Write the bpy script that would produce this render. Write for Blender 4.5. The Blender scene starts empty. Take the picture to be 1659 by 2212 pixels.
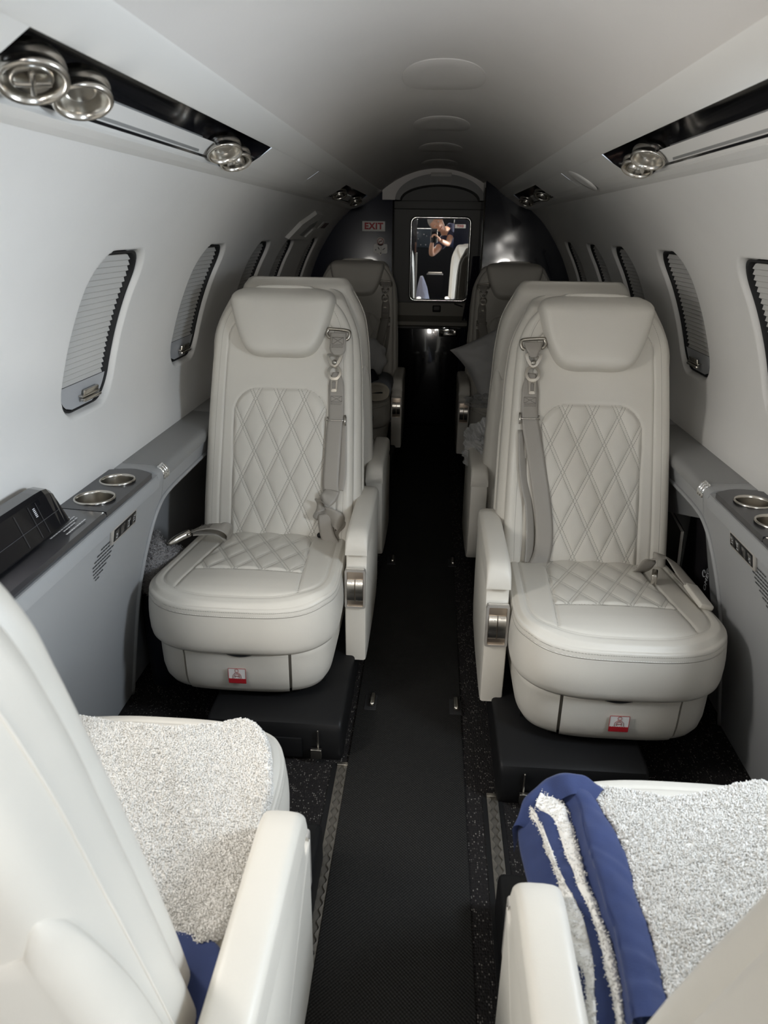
import bpy, bmesh, math, random
import numpy as np
from mathutils import Vector, Matrix, Euler
random.seed(7)
RNG = np.random.default_rng(11)
SC = bpy.context.scene
COL = SC.collection
PI = math.pi

# ------------------------------------------------------------------ node helpers
class X:
    """a socket (or number) with arithmetic that makes Math nodes"""
    def __init__(s, nt, sock): s.nt, s.s = nt, sock
    def _op(s, op, *args):
        n = s.nt.nodes.new('ShaderNodeMath'); n.operation = op
        for i, a in enumerate((s,) + args):
            if isinstance(a, X):
                s.nt.links.new(a.s, n.inputs[i])
            else:
                n.inputs[i].default_value = a
        return X(s.nt, n.outputs[0])
    def __add__(s, o): return s._op('ADD', o)
    __radd__ = __add__
    def __sub__(s, o): return s._op('SUBTRACT', o)
    def __rsub__(s, o): return (s * -1.0) + o
    def __mul__(s, o): return s._op('MULTIPLY', o)
    __rmul__ = __mul__
    def __truediv__(s, o): return s._op('DIVIDE', o)
    def abs(s): return s._op('ABSOLUTE')
    def fract(s): return s._op('FRACT')
    def lt(s, o): return s._op('LESS_THAN', o)
    def gt(s, o): return s._op('GREATER_THAN', o)
    def mx(s, o): return s._op('MAXIMUM', o)
    def mn(s, o): return s._op('MINIMUM', o)
    def clamp(s): return s._op('MAXIMUM', 0.0)._op('MINIMUM', 1.0)
    def sin(s): return s._op('SINE')

MATS = {}
def mat(name, color, rough=0.5, metal=0.0, spec=0.5, coat=0.0, coat_rough=0.05, trans=0.0, sheen=0.0, alpha=1.0,
        noise=None, bump=None, vor=None, emis=None, ior=None):
    """noise=(scale, amount): brightness mottling, bump=(scale, strength, distance), vor=(scale, strength, distance)"""
    if name in MATS: return MATS[name]
    m = bpy.data.materials.new(name); m.use_nodes = True
    nt = m.node_tree; b = nt.nodes['Principled BSDF']
    b.inputs['Base Color'].default_value = (*color, 1)
    b.inputs['Roughness'].default_value = rough
    b.inputs['Metallic'].default_value = metal
    b.inputs['Specular IOR Level'].default_value = spec
    b.inputs['Coat Weight'].default_value = coat
    b.inputs['Coat Roughness'].default_value = coat_rough
    b.inputs['Transmission Weight'].default_value = trans
    b.inputs['Sheen Weight'].default_value = sheen
    b.inputs['Alpha'].default_value = alpha
    if ior: b.inputs['IOR'].default_value = ior
    if emis:
        b.inputs['Emission Color'].default_value = (*emis[0], 1); b.inputs['Emission Strength'].default_value = emis[1]
    tc = None
    def coords():
        nonlocal tc
        if tc is None: tc = nt.nodes.new('ShaderNodeTexCoord')
        return tc.outputs['Object']
    if noise:
        n = nt.nodes.new('ShaderNodeTexNoise'); n.inputs['Scale'].default_value = noise[0]; n.inputs['Detail'].default_value = 5
        nt.links.new(coords(), n.inputs['Vector'])
        mp = nt.nodes.new('ShaderNodeMapRange'); mp.inputs['To Min'].default_value = 1 - noise[1]; mp.inputs['To Max'].default_value = 1 + noise[1]
        nt.links.new(n.outputs['Fac'], mp.inputs['Value'])
        mi = nt.nodes.new('ShaderNodeMix'); mi.data_type = 'RGBA'; mi.blend_type = 'MULTIPLY'; mi.inputs['Factor'].default_value = 1
        mi.inputs['A'].default_value = (*color, 1)
        nt.links.new(mp.outputs['Result'], mi.inputs['B']); nt.links.new(mi.outputs['Result'], b.inputs['Base Color'])
    prev = None
    for kind, spec_ in (('n', bump), ('v', vor)):
        if not spec_: continue
        t = nt.nodes.new('ShaderNodeTexNoise' if kind == 'n' else 'ShaderNodeTexVoronoi')
        t.inputs['Scale'].default_value = spec_[0]
        nt.links.new(coords(), t.inputs['Vector'])
        bp = nt.nodes.new('ShaderNodeBump'); bp.inputs['Strength'].default_value = spec_[1]; bp.inputs['Distance'].default_value = spec_[2]
        nt.links.new(t.outputs['Fac' if kind == 'n' else 'Distance'], bp.inputs['Height'])
        if prev: nt.links.new(prev, bp.inputs['Normal'])
        prev = bp.outputs['Normal']
    if prev: nt.links.new(prev, b.inputs['Normal'])
    m['_'] = 1
    MATS[name] = m
    return m

# ------------------------------------------------------------------ object helpers
def tag(o, label=None, cat=None, group=None, kind=None):
    if label: o['label'] = label
    if cat: o['category'] = cat
    if group: o['group'] = group
    if kind: o['kind'] = kind
    return o

def thing(name, label, cat, loc=(0, 0, 0), rotz=0.0, group=None):
    o = bpy.data.objects.new(name, None); COL.objects.link(o)
    o.empty_display_size = 0.05
    o.location = loc; o.rotation_euler = (0, 0, rotz)
    return tag(o, label, cat, group)

def mesh(name, V, F, m, smooth=True, attrs=None, auto=None):
    me = bpy.data.meshes.new(name)
    V = np.asarray(V, dtype=np.float64).reshape(-1, 3)
    me.from_pydata(V.tolist(), [], [list(map(int, f)) for f in F])
    me.update()
    if attrs:
        for k, v in attrs.items():
            a = me.attributes.new(k, 'FLOAT', 'POINT'); a.data.foreach_set('value', np.asarray(v, dtype=np.float32))
    if smooth is True:
        me.polygons.foreach_set('use_smooth', np.ones(len(me.polygons), dtype=bool))
    me.materials.append(m)
    return me

def link(name, me, parent=None, world=False):
    o = bpy.data.objects.new(name, me); COL.objects.link(o)
    if parent is not None:
        o.parent = parent
        if world: o.location = -root_loc(parent)
    return o

def root_loc(p):
    v = Vector((0, 0, 0))
    while p is not None:
        v += Vector(p.location); p = p.parent
    return v

def add(name, V, F, m, parent=None, smooth=True, attrs=None, world=False):
    return link(name, mesh(name, V, F, m, smooth, attrs), parent, world)

def from_bm(name, bm, m, parent=None, smooth=False, world=False, angle=35):
    bmesh.ops.recalc_face_normals(bm, faces=bm.faces)
    me = bpy.data.meshes.new(name); bm.to_mesh(me); bm.free()
    me.materials.append(m)
    if smooth:
        me.polygons.foreach_set('use_smooth', np.ones(len(me.polygons), dtype=bool))
        me.set_sharp_from_angle(angle=math.radians(angle))
    return link(name, me, parent, world)

def gridF(nr, nc, wrap=False, off=0, flip=False):
    r = np.arange(nr - 1)[:, None]; c = np.arange(nc if wrap else nc - 1)[None, :]
    c2 = (c + 1) % nc
    a = r * nc + c; b = r * nc + c2; d = (r + 1) * nc + c2; e = (r + 1) * nc + c
    q = np.stack([a, b, d, e], -1).reshape(-1, 4) + off
    return q[:, ::-1] if flip else q

def loft(rings, cap0=True, cap1=True, flip=False):
    """rings: list of (n,3) closed rings -> V,F"""
    n = len(rings[0]); V = np.concatenate(rings); F = [list(f) for f in gridF(len(rings), n, True, 0, flip)]
    if cap0: F.append(list(range(n)) if flip else list(range(n))[::-1])
    if cap1:
        k = (len(rings) - 1) * n; t = list(range(k, k + n)); F.append(t[::-1] if flip else t)
    return V, F

def box_bm(bm, c, s, r=0.0, seg=3, M=None):
    ret = bmesh.ops.create_cube(bm, size=1.0)
    vs = ret['verts']
    bmesh.ops.scale(bm, vec=Vector(s), verts=vs)
    if r > 0:
        es = list({e for v in vs for e in v.link_edges})
        g = bmesh.ops.bevel(bm, geom=es, offset=min(r, min(s) * 0.49), segments=seg, affect='EDGES', profile=0.5)
        vs = list({v for f in g['faces'] for v in f.verts} | {v for v in vs if v.is_valid})
        # all verts of this island
    isl = set(); st = [vs[0]]
    while st:
        v = st.pop()
        if v in isl: continue
        isl.add(v)
        for e in v.link_edges: st.append(e.other_vert(v))
    isl = list(isl)
    if M is not None: bmesh.ops.transform(bm, matrix=M, verts=isl)
    bmesh.ops.translate(bm, vec=Vector(c), verts=isl)
    return isl

def rbox(name, c, s, m, r=0.004, parent=None, seg=3, M=None, world=False):
    bm = bmesh.new(); box_bm(bm, c, s, r, seg, M)
    return from_bm(name, bm, m, parent, True, world)

def rboxes(name, items, m, parent=None, r=0.003, world=False):
    bm = bmesh.new()
    for it in items:
        box_bm(bm, it[0], it[1], it[2] if len(it) > 2 else r, 2, it[3] if len(it) > 3 else None)
    return from_bm(name, bm, m, parent, True, world)

def prism_bm(bm, poly, axis, a, b, r=0.0, seg=2):
    """poly: 2D points; axis 'x': (y,z) extruded x from a to b; 'y': (x,z); 'z': (x,y)"""
    def P(p, t):
        return {'x': (t, p[0], p[1]), 'y': (p[0], t, p[1]), 'z': (p[0], p[1], t)}[axis]
    v0 = [bm.verts.new(P(p, a)) for p in poly]; v1 = [bm.verts.new(P(p, b)) for p in poly]
    n = len(poly)
    f0 = bm.faces.new(v0[::-1]); f1 = bm.faces.new(v1)
    for i in range(n): bm.faces.new((v0[i], v0[(i + 1) % n], v1[(i + 1) % n], v1[i]))
    bmesh.ops.recalc_face_normals(bm, faces=bm.faces)
    if r > 0:
        es = [e for e in set(f0.edges) | set(f1.edges)]
        bmesh.ops.bevel(bm, geom=es, offset=r, segments=seg, affect='EDGES', profile=0.5)

def prism(name, poly, axis, a, b, m, r=0.0, parent=None, seg=2, world=False, angle=35):
    bm = bmesh.new(); prism_bm(bm, poly, axis, a, b, r, seg)
    return from_bm(name, bm, m, parent, True, world, angle)

def frames(P, up=(0, 0, 1)):
    P = np.asarray(P, float); T = np.gradient(P, axis=0); T /= np.linalg.norm(T, axis=1)[:, None] + 1e-12
    U = np.zeros_like(P); u = np.array(up, float)
    if abs(T[0] @ u) > 0.95: u = np.array([1.0, 0, 0])
    for i in range(len(P)):
        u = u - (u @ T[i]) * T[i]; u /= np.linalg.norm(u) + 1e-12; U[i] = u
    return T, U, np.cross(T, U)

def smooth_path(P, n=40, closed=False):
    P = np.asarray(P, float)
    if closed: Q = np.concatenate([P[-1:], P, P[:2]])
    else: Q = np.concatenate([[2 * P[0] - P[1]], P, [2 * P[-1] - P[-2]]])
    m = len(P) if closed else len(P) - 1
    t = np.linspace(0, m, n, endpoint=not closed); out = []
    for tt in t:
        i = min(int(tt), m - 1); f = tt - i
        p0, p1, p2, p3 = Q[i], Q[i + 1], Q[i + 2], Q[i + 3]
        out.append(0.5 * ((2 * p1) + (-p0 + p2) * f + (2 * p0 - 5 * p1 + 4 * p2 - p3) * f * f + (-p0 + 3 * p1 - 3 * p2 + p3) * f ** 3))
    return np.array(out)

def tubeVF(P, r, n=10, closed=False, off=0):
    P = np.asarray(P, float); T, U, B = frames(P)
    r = np.broadcast_to(np.asarray(r, float), (len(P),))
    a = np.linspace(0, 2 * PI, n, endpoint=False)
    V = (P[:, None, :] + r[:, None, None] * (np.cos(a)[None, :, None] * U[:, None, :] + np.sin(a)[None, :, None] * B[:, None, :])).reshape(-1, 3)
    F = [list(f) for f in gridF(len(P), n, True, 0, True)]
    k = (len(P) - 1) * n
    if closed:
        for i in range(n): F.append([k + (i + 1) % n, (i + 1) % n, i, k + i][::-1])
    else:
        F.append(list(range(n))); F.append(list(range(k, k + n))[::-1])
    if off: F = [[i + off for i in f] for f in F]
    return V, F

def tube(name, P, r, m, parent=None, n=10, closed=False, world=False):
    V, F = tubeVF(P, r, n, closed); return add(name, V, F, m, parent, world=world)

def merge(*VF):
    V, F, o = [], [], 0
    for v, f in VF:
        V.append(np.asarray(v, float)); F += [[int(i) + o for i in q] for q in f]; o += len(v)
    return np.concatenate(V), F

def latheVF(prof, n=40, c=(0, 0, 0), ax=None):
    """prof [(r,z)] about z (or matrix ax)"""
    a = np.linspace(0, 2 * PI, n, endpoint=False); rings = []
    for r, z in prof: rings.append(np.stack([r * np.cos(a), r * np.sin(a), np.full(n, z)], -1))
    V, F = loft(rings, prof[0][0] > 1e-6, prof[-1][0] > 1e-6)
    if ax is not None: V = V @ np.array(ax).T
    return V + np.array(c), F

def ribbonVF(P, W, w, th, side=1):
    """flat webbing: centre path P (n,3), width direction W (n,3) unit, width w (scalar/array), thickness th"""
    P = np.asarray(P, float); W = np.asarray(W, float)
    T = np.gradient(P, axis=0); T /= np.linalg.norm(T, axis=1)[:, None] + 1e-12
    W = W - (W * T).sum(1)[:, None] * T; W /= np.linalg.norm(W, axis=1)[:, None] + 1e-12
    N = np.cross(T, W)
    w = np.broadcast_to(np.asarray(w, float), (len(P),))[:, None]
    k = 7; us = np.linspace(-1, 1, k)
    top = [P + W * w * 0.5 * u + N * th * 0.5 * (1 - 0.8 * abs(u) ** 6) for u in us]
    bot = [P + W * w * 0.5 * u - N * th * 0.5 * (1 - 0.8 * abs(u) ** 6) for u in us[::-1]]
    R = np.stack(top + bot, 1)  # n, 2k, 3
    V, F = loft(list(R), True, True)
    return V, F

def dup_tree(o, parent=None, **kw):
    c = o.copy(); COL.objects.link(c)
    if parent is not None: c.parent = parent
    for ch in list(o.children): dup_tree(ch, c)
    return c

def text(name, s, size, m, parent, loc, rot, extrude=0.0004, align='CENTER', world=False, sx=1.0, bold=0.0, spacing=1.0, line=1.0):
    cu = bpy.data.curves.new(name, 'FONT'); cu.body = s; cu.size = size; cu.extrude = extrude; cu.align_x = align; cu.align_y = 'CENTER'
    cu.offset = bold; cu.space_character = spacing; cu.space_line = line
    cu.materials.append(m)
    o = bpy.data.objects.new(name, cu); COL.objects.link(o); o.parent = parent
    L = Vector(loc)
    if world and parent is not None: L = L - root_loc(parent)
    o.location = L; o.rotation_euler = rot; o.scale = (sx, 1, 1)
    bpy.context.view_layer.update()
    me = bpy.data.meshes.new_from_object(o.evaluated_get(bpy.context.evaluated_depsgraph_get()))
    q = bpy.data.objects.new(name, me); COL.objects.link(q); q.parent = parent; q.location = L; q.rotation_euler = rot; q.scale = (sx, 1, 1)
    bpy.data.objects.remove(o); q.name = name
    return q

def hermite(xs, ys):
    xs, ys = np.array(xs, float), np.array(ys, float)
    d = np.gradient(ys, xs)
    def f(x):
        x = np.clip(np.asarray(x, float), xs[0], xs[-1]); i = np.clip(np.searchsorted(xs, x) - 1, 0, len(xs) - 2)
        h = xs[i + 1] - xs[i]; t = (x - xs[i]) / h
        return (2*t**3-3*t**2+1)*ys[i] + (t**3-2*t**2+t)*h*d[i] + (-2*t**3+3*t**2)*ys[i+1] + (t**3-t**2)*h*d[i+1]
    return f

def sstep(a, b, x):
    t = np.clip((np.asarray(x, float) - a) / (b - a), 0, 1); return t * t * (3 - 2 * t)

def sd_rbox(x, y, cx, cy, hx, hy, r):
    qx = np.abs(x - cx) - hx + r; qy = np.abs(y - cy) - hy + r
    return np.hypot(np.maximum(qx, 0), np.maximum(qy, 0)) + np.minimum(np.maximum(qx, qy), 0) - r

_NT = RNG.random((64, 64))
def vnoise(x, y):
    """smooth 2-D value noise, 0..1"""
    x = np.asarray(x, float); y = np.asarray(y, float)
    xi = np.floor(x).astype(int); yi = np.floor(y).astype(int); fx = x - xi; fy = y - yi
    fx = fx*fx*(3-2*fx); fy = fy*fy*(3-2*fy)
    g = lambda a, b: _NT[a % 64, b % 64]
    return (g(xi, yi)*(1-fx)+g(xi+1, yi)*fx)*(1-fy) + (g(xi, yi+1)*(1-fx)+g(xi+1, yi+1)*fx)*fy
# ------------------------------------------------------------------ materials
LEATHER = (0.67, 0.638, 0.575)
M_wall = mat('pale_suede_wall', (0.80, 0.785, 0.76), 0.75, bump=(220, 0.12, 0.002), noise=(9, 0.025), spec=0.25)
M_ceil = mat('warm_headliner', (0.72, 0.69, 0.66), 0.7, bump=(160, 0.10, 0.002), noise=(7, 0.03), spec=0.3)
M_trim = mat('satin_light_trim', (0.80, 0.785, 0.755), 0.45, bump=(300, 0.05, 0.001))
M_grey = mat('grey_console_laminate', (0.36, 0.365, 0.37), 0.42, bump=(420, 0.05, 0.0006))
M_greydark = mat('grey_console_dark', (0.24, 0.245, 0.25), 0.5, bump=(420, 0.05, 0.0006))  # darker console grey, worn by the bead inside the arch
M_greytop = mat('grey_console_cap', (0.27, 0.27, 0.265), 0.5, bump=(420, 0.06, 0.0006))
M_gloss = mat('charcoal_gloss_veneer', (0.030, 0.030, 0.034), 0.28, coat=0.45, coat_rough=0.05, spec=.3, noise=(60, 0.12))
M_blackgloss = mat('piano_black', (0.008, 0.008, 0.010), 0.12, coat=1.0, coat_rough=0.03)
M_navy = mat('navy_gloss_veneer', (0.007, 0.009, 0.022), 0.25, coat=0.15, coat_rough=0.05, spec=.3)
M_blackpl = mat('black_plastic', (0.009, 0.009, 0.0095), 0.5, spec=.25, bump=(600, 0.08, 0.0005))
M_dark = mat('dark_recess', (0.012, 0.012, 0.013), 0.7)
M_dgrey = mat('dark_grey_bulkhead', (0.10, 0.098, 0.092), 0.55, bump=(200, 0.05, 0.001))
M_beige = mat('beige_bulkhead_ledge', (0.25, 0.235, 0.20), 0.55, bump=(200, 0.05, 0.001))
M_leather = mat('grey_leather', LEATHER, 0.42, vor=(520, 0.10, 0.0008), noise=(14, 0.03), spec=0.45)
M_leather_in = mat('leather_gap', (0.20, 0.19, 0.17), 0.6)
M_steel = mat('brushed_nickel', (0.62, 0.59, 0.54), 0.24, 1.0, noise=(40, 0.06))
M_chrome = mat('polished_chrome', (0.85, 0.85, 0.84), 0.06, 1.0)
M_nickeldk = mat('aged_nickel', (0.42, 0.40, 0.36), 0.30, 1.0)
M_mirror = mat('mirror_glass', (0.92, 0.92, 0.92), 0.004, 1.0)
M_web = mat('taupe_webbing', (0.33, 0.305, 0.27), 0.42, spec=0.5, bump=(900, 0.25, 0.0006))
M_thread = mat('stitch_thread', (0.20, 0.185, 0.165), 0.7)
M_buckle = mat('belt_alloy', (0.42, 0.39, 0.34), 0.30, 1.0)
M_white = mat('white_sticker', (0.82, 0.80, 0.78), 0.5)
M_red = mat('red_print', (0.42, 0.014, 0.022), 0.5)
M_redline = mat('red_line_print', (0.40, 0.10, 0.09), 0.5)
M_whiteprint = mat('white_print', (0.75, 0.76, 0.78), 0.6)
M_blackprint = mat('dark_print', (0.03, 0.032, 0.036), 0.6)
M_mat = mat('black_ribbed_runner', (0.0135, 0.0130, 0.0122), 0.7, spec=.22)
M_shade = mat('pleated_shade_fabric', (0.60, 0.59, 0.57), 0.65, bump=(900, 0.1, 0.0004))
M_shadebar = mat('shade_rail_grey', (0.46, 0.47, 0.49), 0.4)
M_track = mat('worn_seat_rail_alloy', (0.20, 0.185, 0.16), 0.5, 0.75, noise=(90, 0.3), bump=(150, 0.2, 0.001))
M_fleece = mat('grey_fleece', (0.30, 0.285, 0.285), 0.95, vor=(420, 0.9, 0.004), noise=(160, 0.25), sheen=0.3)
M_terry = mat('white_terry', (0.80, 0.78, 0.74), 0.95, sheen=0.25, noise=(120, 0.06))
M_blue = mat('navy_blue_cotton', (0.017, 0.033, 0.118), 0.85, sheen=0.15, bump=(700, 0.35, 0.0008), noise=(60, 0.16))
M_linen = mat('pale_linen', (0.72, 0.71, 0.70), 0.85, bump=(40, 0.3, 0.004))
M_cream = mat('cream_fleece', (0.76, 0.69, 0.57), 0.95, bump=(220, 0.6, 0.003), noise=(60, 0.1))
M_bluegrey = mat('blue_grey_fleece', (0.22, 0.23, 0.245), 0.95, bump=(260, 0.6, 0.003))
M_navycloth = mat('black_navy_cloth', (0.010, 0.012, 0.025), 0.8, bump=(500, 0.2, 0.001))
M_skin = mat('skin', (0.56, 0.31, 0.21), 0.5, noise=(30, 0.08))
M_hair = mat('grey_hair', (0.30, 0.28, 0.26), 0.7, bump=(300, 0.6, 0.003))
M_bag = mat('lilac_grey_bag_film', (0.42, 0.43, 0.55), 0.35, bump=(18, 0.7, 0.02))
M_paper = mat('paper_edges', (0.62, 0.60, 0.56), 0.7)

def plastic_mat():
    m = bpy.data.materials.new('clear_plastic_film'); m.use_nodes = True; nt = m.node_tree
    b = nt.nodes['Principled BSDF']; out = nt.nodes['Material Output']
    b.inputs['Base Color'].default_value = (0.8, 0.8, 0.8, 1); b.inputs['Roughness'].default_value = 0.12
    tr = nt.nodes.new('ShaderNodeBsdfTransparent'); mx = nt.nodes.new('ShaderNodeMixShader')
    n = nt.nodes.new('ShaderNodeTexNoise'); n.inputs['Scale'].default_value = 30; n.inputs['Detail'].default_value = 6
    tc = nt.nodes.new('ShaderNodeTexCoord'); nt.links.new(tc.outputs['Object'], n.inputs['Vector'])
    bp = nt.nodes.new('ShaderNodeBump'); bp.inputs['Strength'].default_value = 0.8; bp.inputs['Distance'].default_value = 0.01
    nt.links.new(n.outputs['Fac'], bp.inputs['Height']); nt.links.new(bp.outputs['Normal'], b.inputs['Normal'])
    mx.inputs[0].default_value = 0.35
    nt.links.new(tr.outputs[0], mx.inputs[1]); nt.links.new(b.outputs[0], mx.inputs[2]); nt.links.new(mx.outputs[0], out.inputs['Surface'])
    return m
M_film = plastic_mat()

def seam_leather():
    """leather whose seams and twin quilting stitches follow the distance / lattice attributes of the upholstery mesh"""
    m = bpy.data.materials.new('stitched_leather'); m.use_nodes = True; nt = m.node_tree; b = nt.nodes['Principled BSDF']
    b.inputs['Roughness'].default_value = 0.42; b.inputs['Specular IOR Level'].default_value = 0.45
    def attr(n):
        a = nt.nodes.new('ShaderNodeAttribute'); a.attribute_name = n; return X(nt, a.outputs['Fac'])
    seam, st2, qu, qv, qi = attr('seam'), attr('stitch'), attr('qu'), attr('qv'), attr('qin')
    tc = nt.nodes.new('ShaderNodeTexCoord'); sp = nt.nodes.new('ShaderNodeSeparateXYZ'); nt.links.new(tc.outputs['Object'], sp.inputs[0])
    ox, oy, oz = (X(nt, sp.outputs[i]) for i in range(3))
    PER = 0.0639
    da = ((qu + 0.5).fract() - 0.5).abs() * PER
    db = ((qv + 0.5).fract() - 0.5).abs() * PER
    dash_a = (qv * 15.0).fract().lt(0.66); dash_b = (qu * 15.0).fract().lt(0.66)
    la = (1.0 - ((da - 0.0040).abs() / 0.0010)).clamp() * dash_a
    lb = (1.0 - ((db - 0.0040).abs() / 0.0010)).clamp() * dash_b
    inside = (qi * 900.0).clamp()
    q = la.mx(lb) * inside
    sm = (1.0 - seam.abs() / 0.0016).clamp()
    dash_s = ((ox + oy * 1.37 + oz * 1.11) * 190.0).fract().lt(0.62)
    ss = (1.0 - ((st2.abs() - 0.0042).abs() / 0.0007)).clamp() * dash_s
    thread = q.mx(ss)
    height = 1.0 - (sm * 1.0).mx(thread * 0.55)
    vo = nt.nodes.new('ShaderNodeTexVoronoi'); vo.inputs['Scale'].default_value = 520; nt.links.new(tc.outputs['Object'], vo.inputs['Vector'])
    b0 = nt.nodes.new('ShaderNodeBump'); b0.inputs['Strength'].default_value = 0.10; b0.inputs['Distance'].default_value = 0.0008
    nt.links.new(vo.outputs['Distance'], b0.inputs['Height'])
    bp = nt.nodes.new('ShaderNodeBump'); bp.inputs['Strength'].default_value = 1.0; bp.inputs['Distance'].default_value = 0.0016
    nt.links.new(height.s, bp.inputs['Height']); nt.links.new(b0.outputs['Normal'], bp.inputs['Normal']); nt.links.new(bp.outputs['Normal'], b.inputs['Normal'])
    no = nt.nodes.new('ShaderNodeTexNoise'); no.inputs['Scale'].default_value = 14; nt.links.new(tc.outputs['Object'], no.inputs['Vector'])
    mp = nt.nodes.new('ShaderNodeMapRange'); mp.inputs['To Min'].default_value = 0.97; mp.inputs['To Max'].default_value = 1.03; nt.links.new(no.outputs['Fac'], mp.inputs['Value'])
    m0 = nt.nodes.new('ShaderNodeMix'); m0.data_type = 'RGBA'; m0.blend_type = 'MULTIPLY'; m0.inputs['Factor'].default_value = 1
    m0.inputs['A'].default_value = (*LEATHER, 1); nt.links.new(mp.outputs['Result'], m0.inputs['B'])
    mi = nt.nodes.new('ShaderNodeMix'); mi.data_type = 'RGBA'; nt.links.new((thread * 0.85).s, mi.inputs['Factor'])
    nt.links.new(m0.outputs['Result'], mi.inputs['A']); mi.inputs['B'].default_value = (0.26, 0.245, 0.21, 1)
    nt.links.new(mi.outputs['Result'], b.inputs['Base Color'])
    return m
M_stitched = seam_leather()

def carpet_mat():
    m = bpy.data.materials.new('dark_flecked_carpet'); m.use_nodes = True; nt = m.node_tree; b = nt.nodes['Principled BSDF']
    b.inputs['Roughness'].default_value = 0.95; b.inputs['Specular IOR Level'].default_value = 0.15
    tc = nt.nodes.new('ShaderNodeTexCoord')
    mpg = nt.nodes.new('ShaderNodeMapping'); mpg.inputs['Scale'].default_value = (1.0, 0.7, 1.0); nt.links.new(tc.outputs['Object'], mpg.inputs['Vector'])
    v = nt.nodes.new('ShaderNodeTexVoronoi'); v.inputs['Scale'].default_value = 250; v.inputs['Randomness'].default_value = 0.55
    nt.links.new(mpg.outputs[0], v.inputs['Vector'])
    n = nt.nodes.new('ShaderNodeTexNoise'); n.inputs['Scale'].default_value = 60; n.inputs['Detail'].default_value = 2; nt.links.new(tc.outputs['Object'], n.inputs['Vector'])
    d = X(nt, v.outputs['Distance']); sep = nt.nodes.new('ShaderNodeSeparateColor'); nt.links.new(v.outputs['Color'], sep.inputs[0])
    rnd = X(nt, sep.outputs[0]); nn = X(nt, n.outputs['Fac'])
    fl = (1.0 - d * 2.2).clamp() * rnd.gt(0.60) * ((nn - 0.38) * 5.0).clamp()
    mi = nt.nodes.new('ShaderNodeMix'); mi.data_type = 'RGBA'; nt.links.new(fl.s, mi.inputs['Factor'])
    mi.inputs['A'].default_value = (0.017, 0.0155, 0.0155, 1); mi.inputs['B'].default_value = (0.34, 0.32, 0.29, 1)
    nt.links.new(mi.outputs['Result'], b.inputs['Base Color'])
    bp = nt.nodes.new('ShaderNodeBump'); bp.inputs['Strength'].default_value = 0.9; bp.inputs['Distance'].default_value = 0.003
    nt.links.new((1.0 - d).s, bp.inputs['Height']); nt.links.new(bp.outputs['Normal'], b.inputs['Normal'])
    return m
M_carpet = carpet_mat()

def runner_bump(m):
    nt = m.node_tree; b = nt.nodes['Principled BSDF']
    tc = nt.nodes.new('ShaderNodeTexCoord'); sp = nt.nodes.new('ShaderNodeSeparateXYZ'); nt.links.new(tc.outputs['Object'], sp.inputs[0])
    x, y = X(nt, sp.outputs[0]), X(nt, sp.outputs[1])
    h = ((x * 900.0).sin() * (y * 900.0).sin())
    bp = nt.nodes.new('ShaderNodeBump'); bp.inputs['Strength'].default_value = 0.5; bp.inputs['Distance'].default_value = 0.0012
    nt.links.new(h.s, bp.inputs['Height']); nt.links.new(bp.outputs['Normal'], b.inputs['Normal'])
runner_bump(M_mat)
# ------------------------------------------------------------------ cabin shell   (x across, y towards the tail, z up; metres)
CAMZ = 1.19
_Z = [0.0, .30, .55, .633, .75, .825, .916, 1.0, 1.06, 1.12, 1.2, 1.25, 1.30, 1.345]
_X = [.80, .80, .785, .757, .768, .763, .739, .708, .68, .645, .59, .545, .485, .42]
XW = hermite(_Z, _X)
WIN = {-1: [1.518, 2.165, 2.79, 3.28, 3.95], 1: [1.54, 2.13, 2.70, 3.165, 3.715]}
WHY, WZ0, WZ1, WR = .116, .812, 1.134, .062
def wall_n(z):
    d = (XW(np.asarray(z) + .004) - XW(np.asarray(z) - .004)) / .008
    L = np.hypot(1, d); return 1 / L, -d / L          # outward normal (x, z) for the +x side
def wall_pt(s, y, z, off=0.0):
    nx, nz = wall_n(z)
    return np.stack(np.broadcast_arrays(s * (XW(z) + off * nx), np.asarray(y, float), np.asarray(z) + off * nz), -1)
def win_sd(y, z, yc): return sd_rbox(y, z, yc, (WZ0 + WZ1) / 2, WHY, (WZ1 - WZ0) / 2, WR)

OPENW = {-1: .885, 1: .905}          # the nearest window each side, out of the frame, stands open to daylight
def build_wall(s, y0, y1):
    ys = set(np.round(np.arange(y0, y1 + .001, .05), 4)) | {y1}
    for c in WIN[s] + [OPENW[s]]: ys |= set(np.round(np.arange(c - .15, c + .1501, .004), 4))
    ys = np.array(sorted(y for y in ys if y0 <= y <= y1))
    zs = np.array(sorted(set(np.round(np.concatenate([np.linspace(0, .6, 5), np.arange(.62, .79, .02), np.arange(.79, 1.16, .005), np.arange(1.16, 1.345, .012)]), 4))))
    Yg, Zg = np.meshgrid(ys, zs)
    off = np.zeros_like(Yg)
    for c in WIN[s] + [OPENW[s]]:
        off = np.maximum(off, .034 * sstep(.012, -.004, win_sd(Yg, Zg, c)))
    V = wall_pt(s, Yg, Zg, off).reshape(-1, 3)
    F = gridF(len(zs), len(ys), flip=(s < 0))
    hole = (win_sd(Yg, Zg, OPENW[s]) < -.012).reshape(-1)
    F = F[~hole[F].all(1)]
    return V, F
WALL_END = {-1: 4.40, 1: 4.12}
for s, nm in ((-1, 'wall_left'), (1, 'wall_right')):
    V, F = build_wall(s, -1.25 if s < 0 else -.32, WALL_END[s])
    tag(add(nm, V, F, M_wall), 'pale suede covered curved cabin sidewall on the %s' % ('left' if s < 0 else 'right'), 'wall', kind='structure')

# floor, runner
floor = tag(rbox('floor', (0, 1.65, -.02), (1.64, 5.9, .04), M_carpet, r=0), 'dark flecked carpet floor of the cabin', 'floor', kind='structure')

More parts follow.
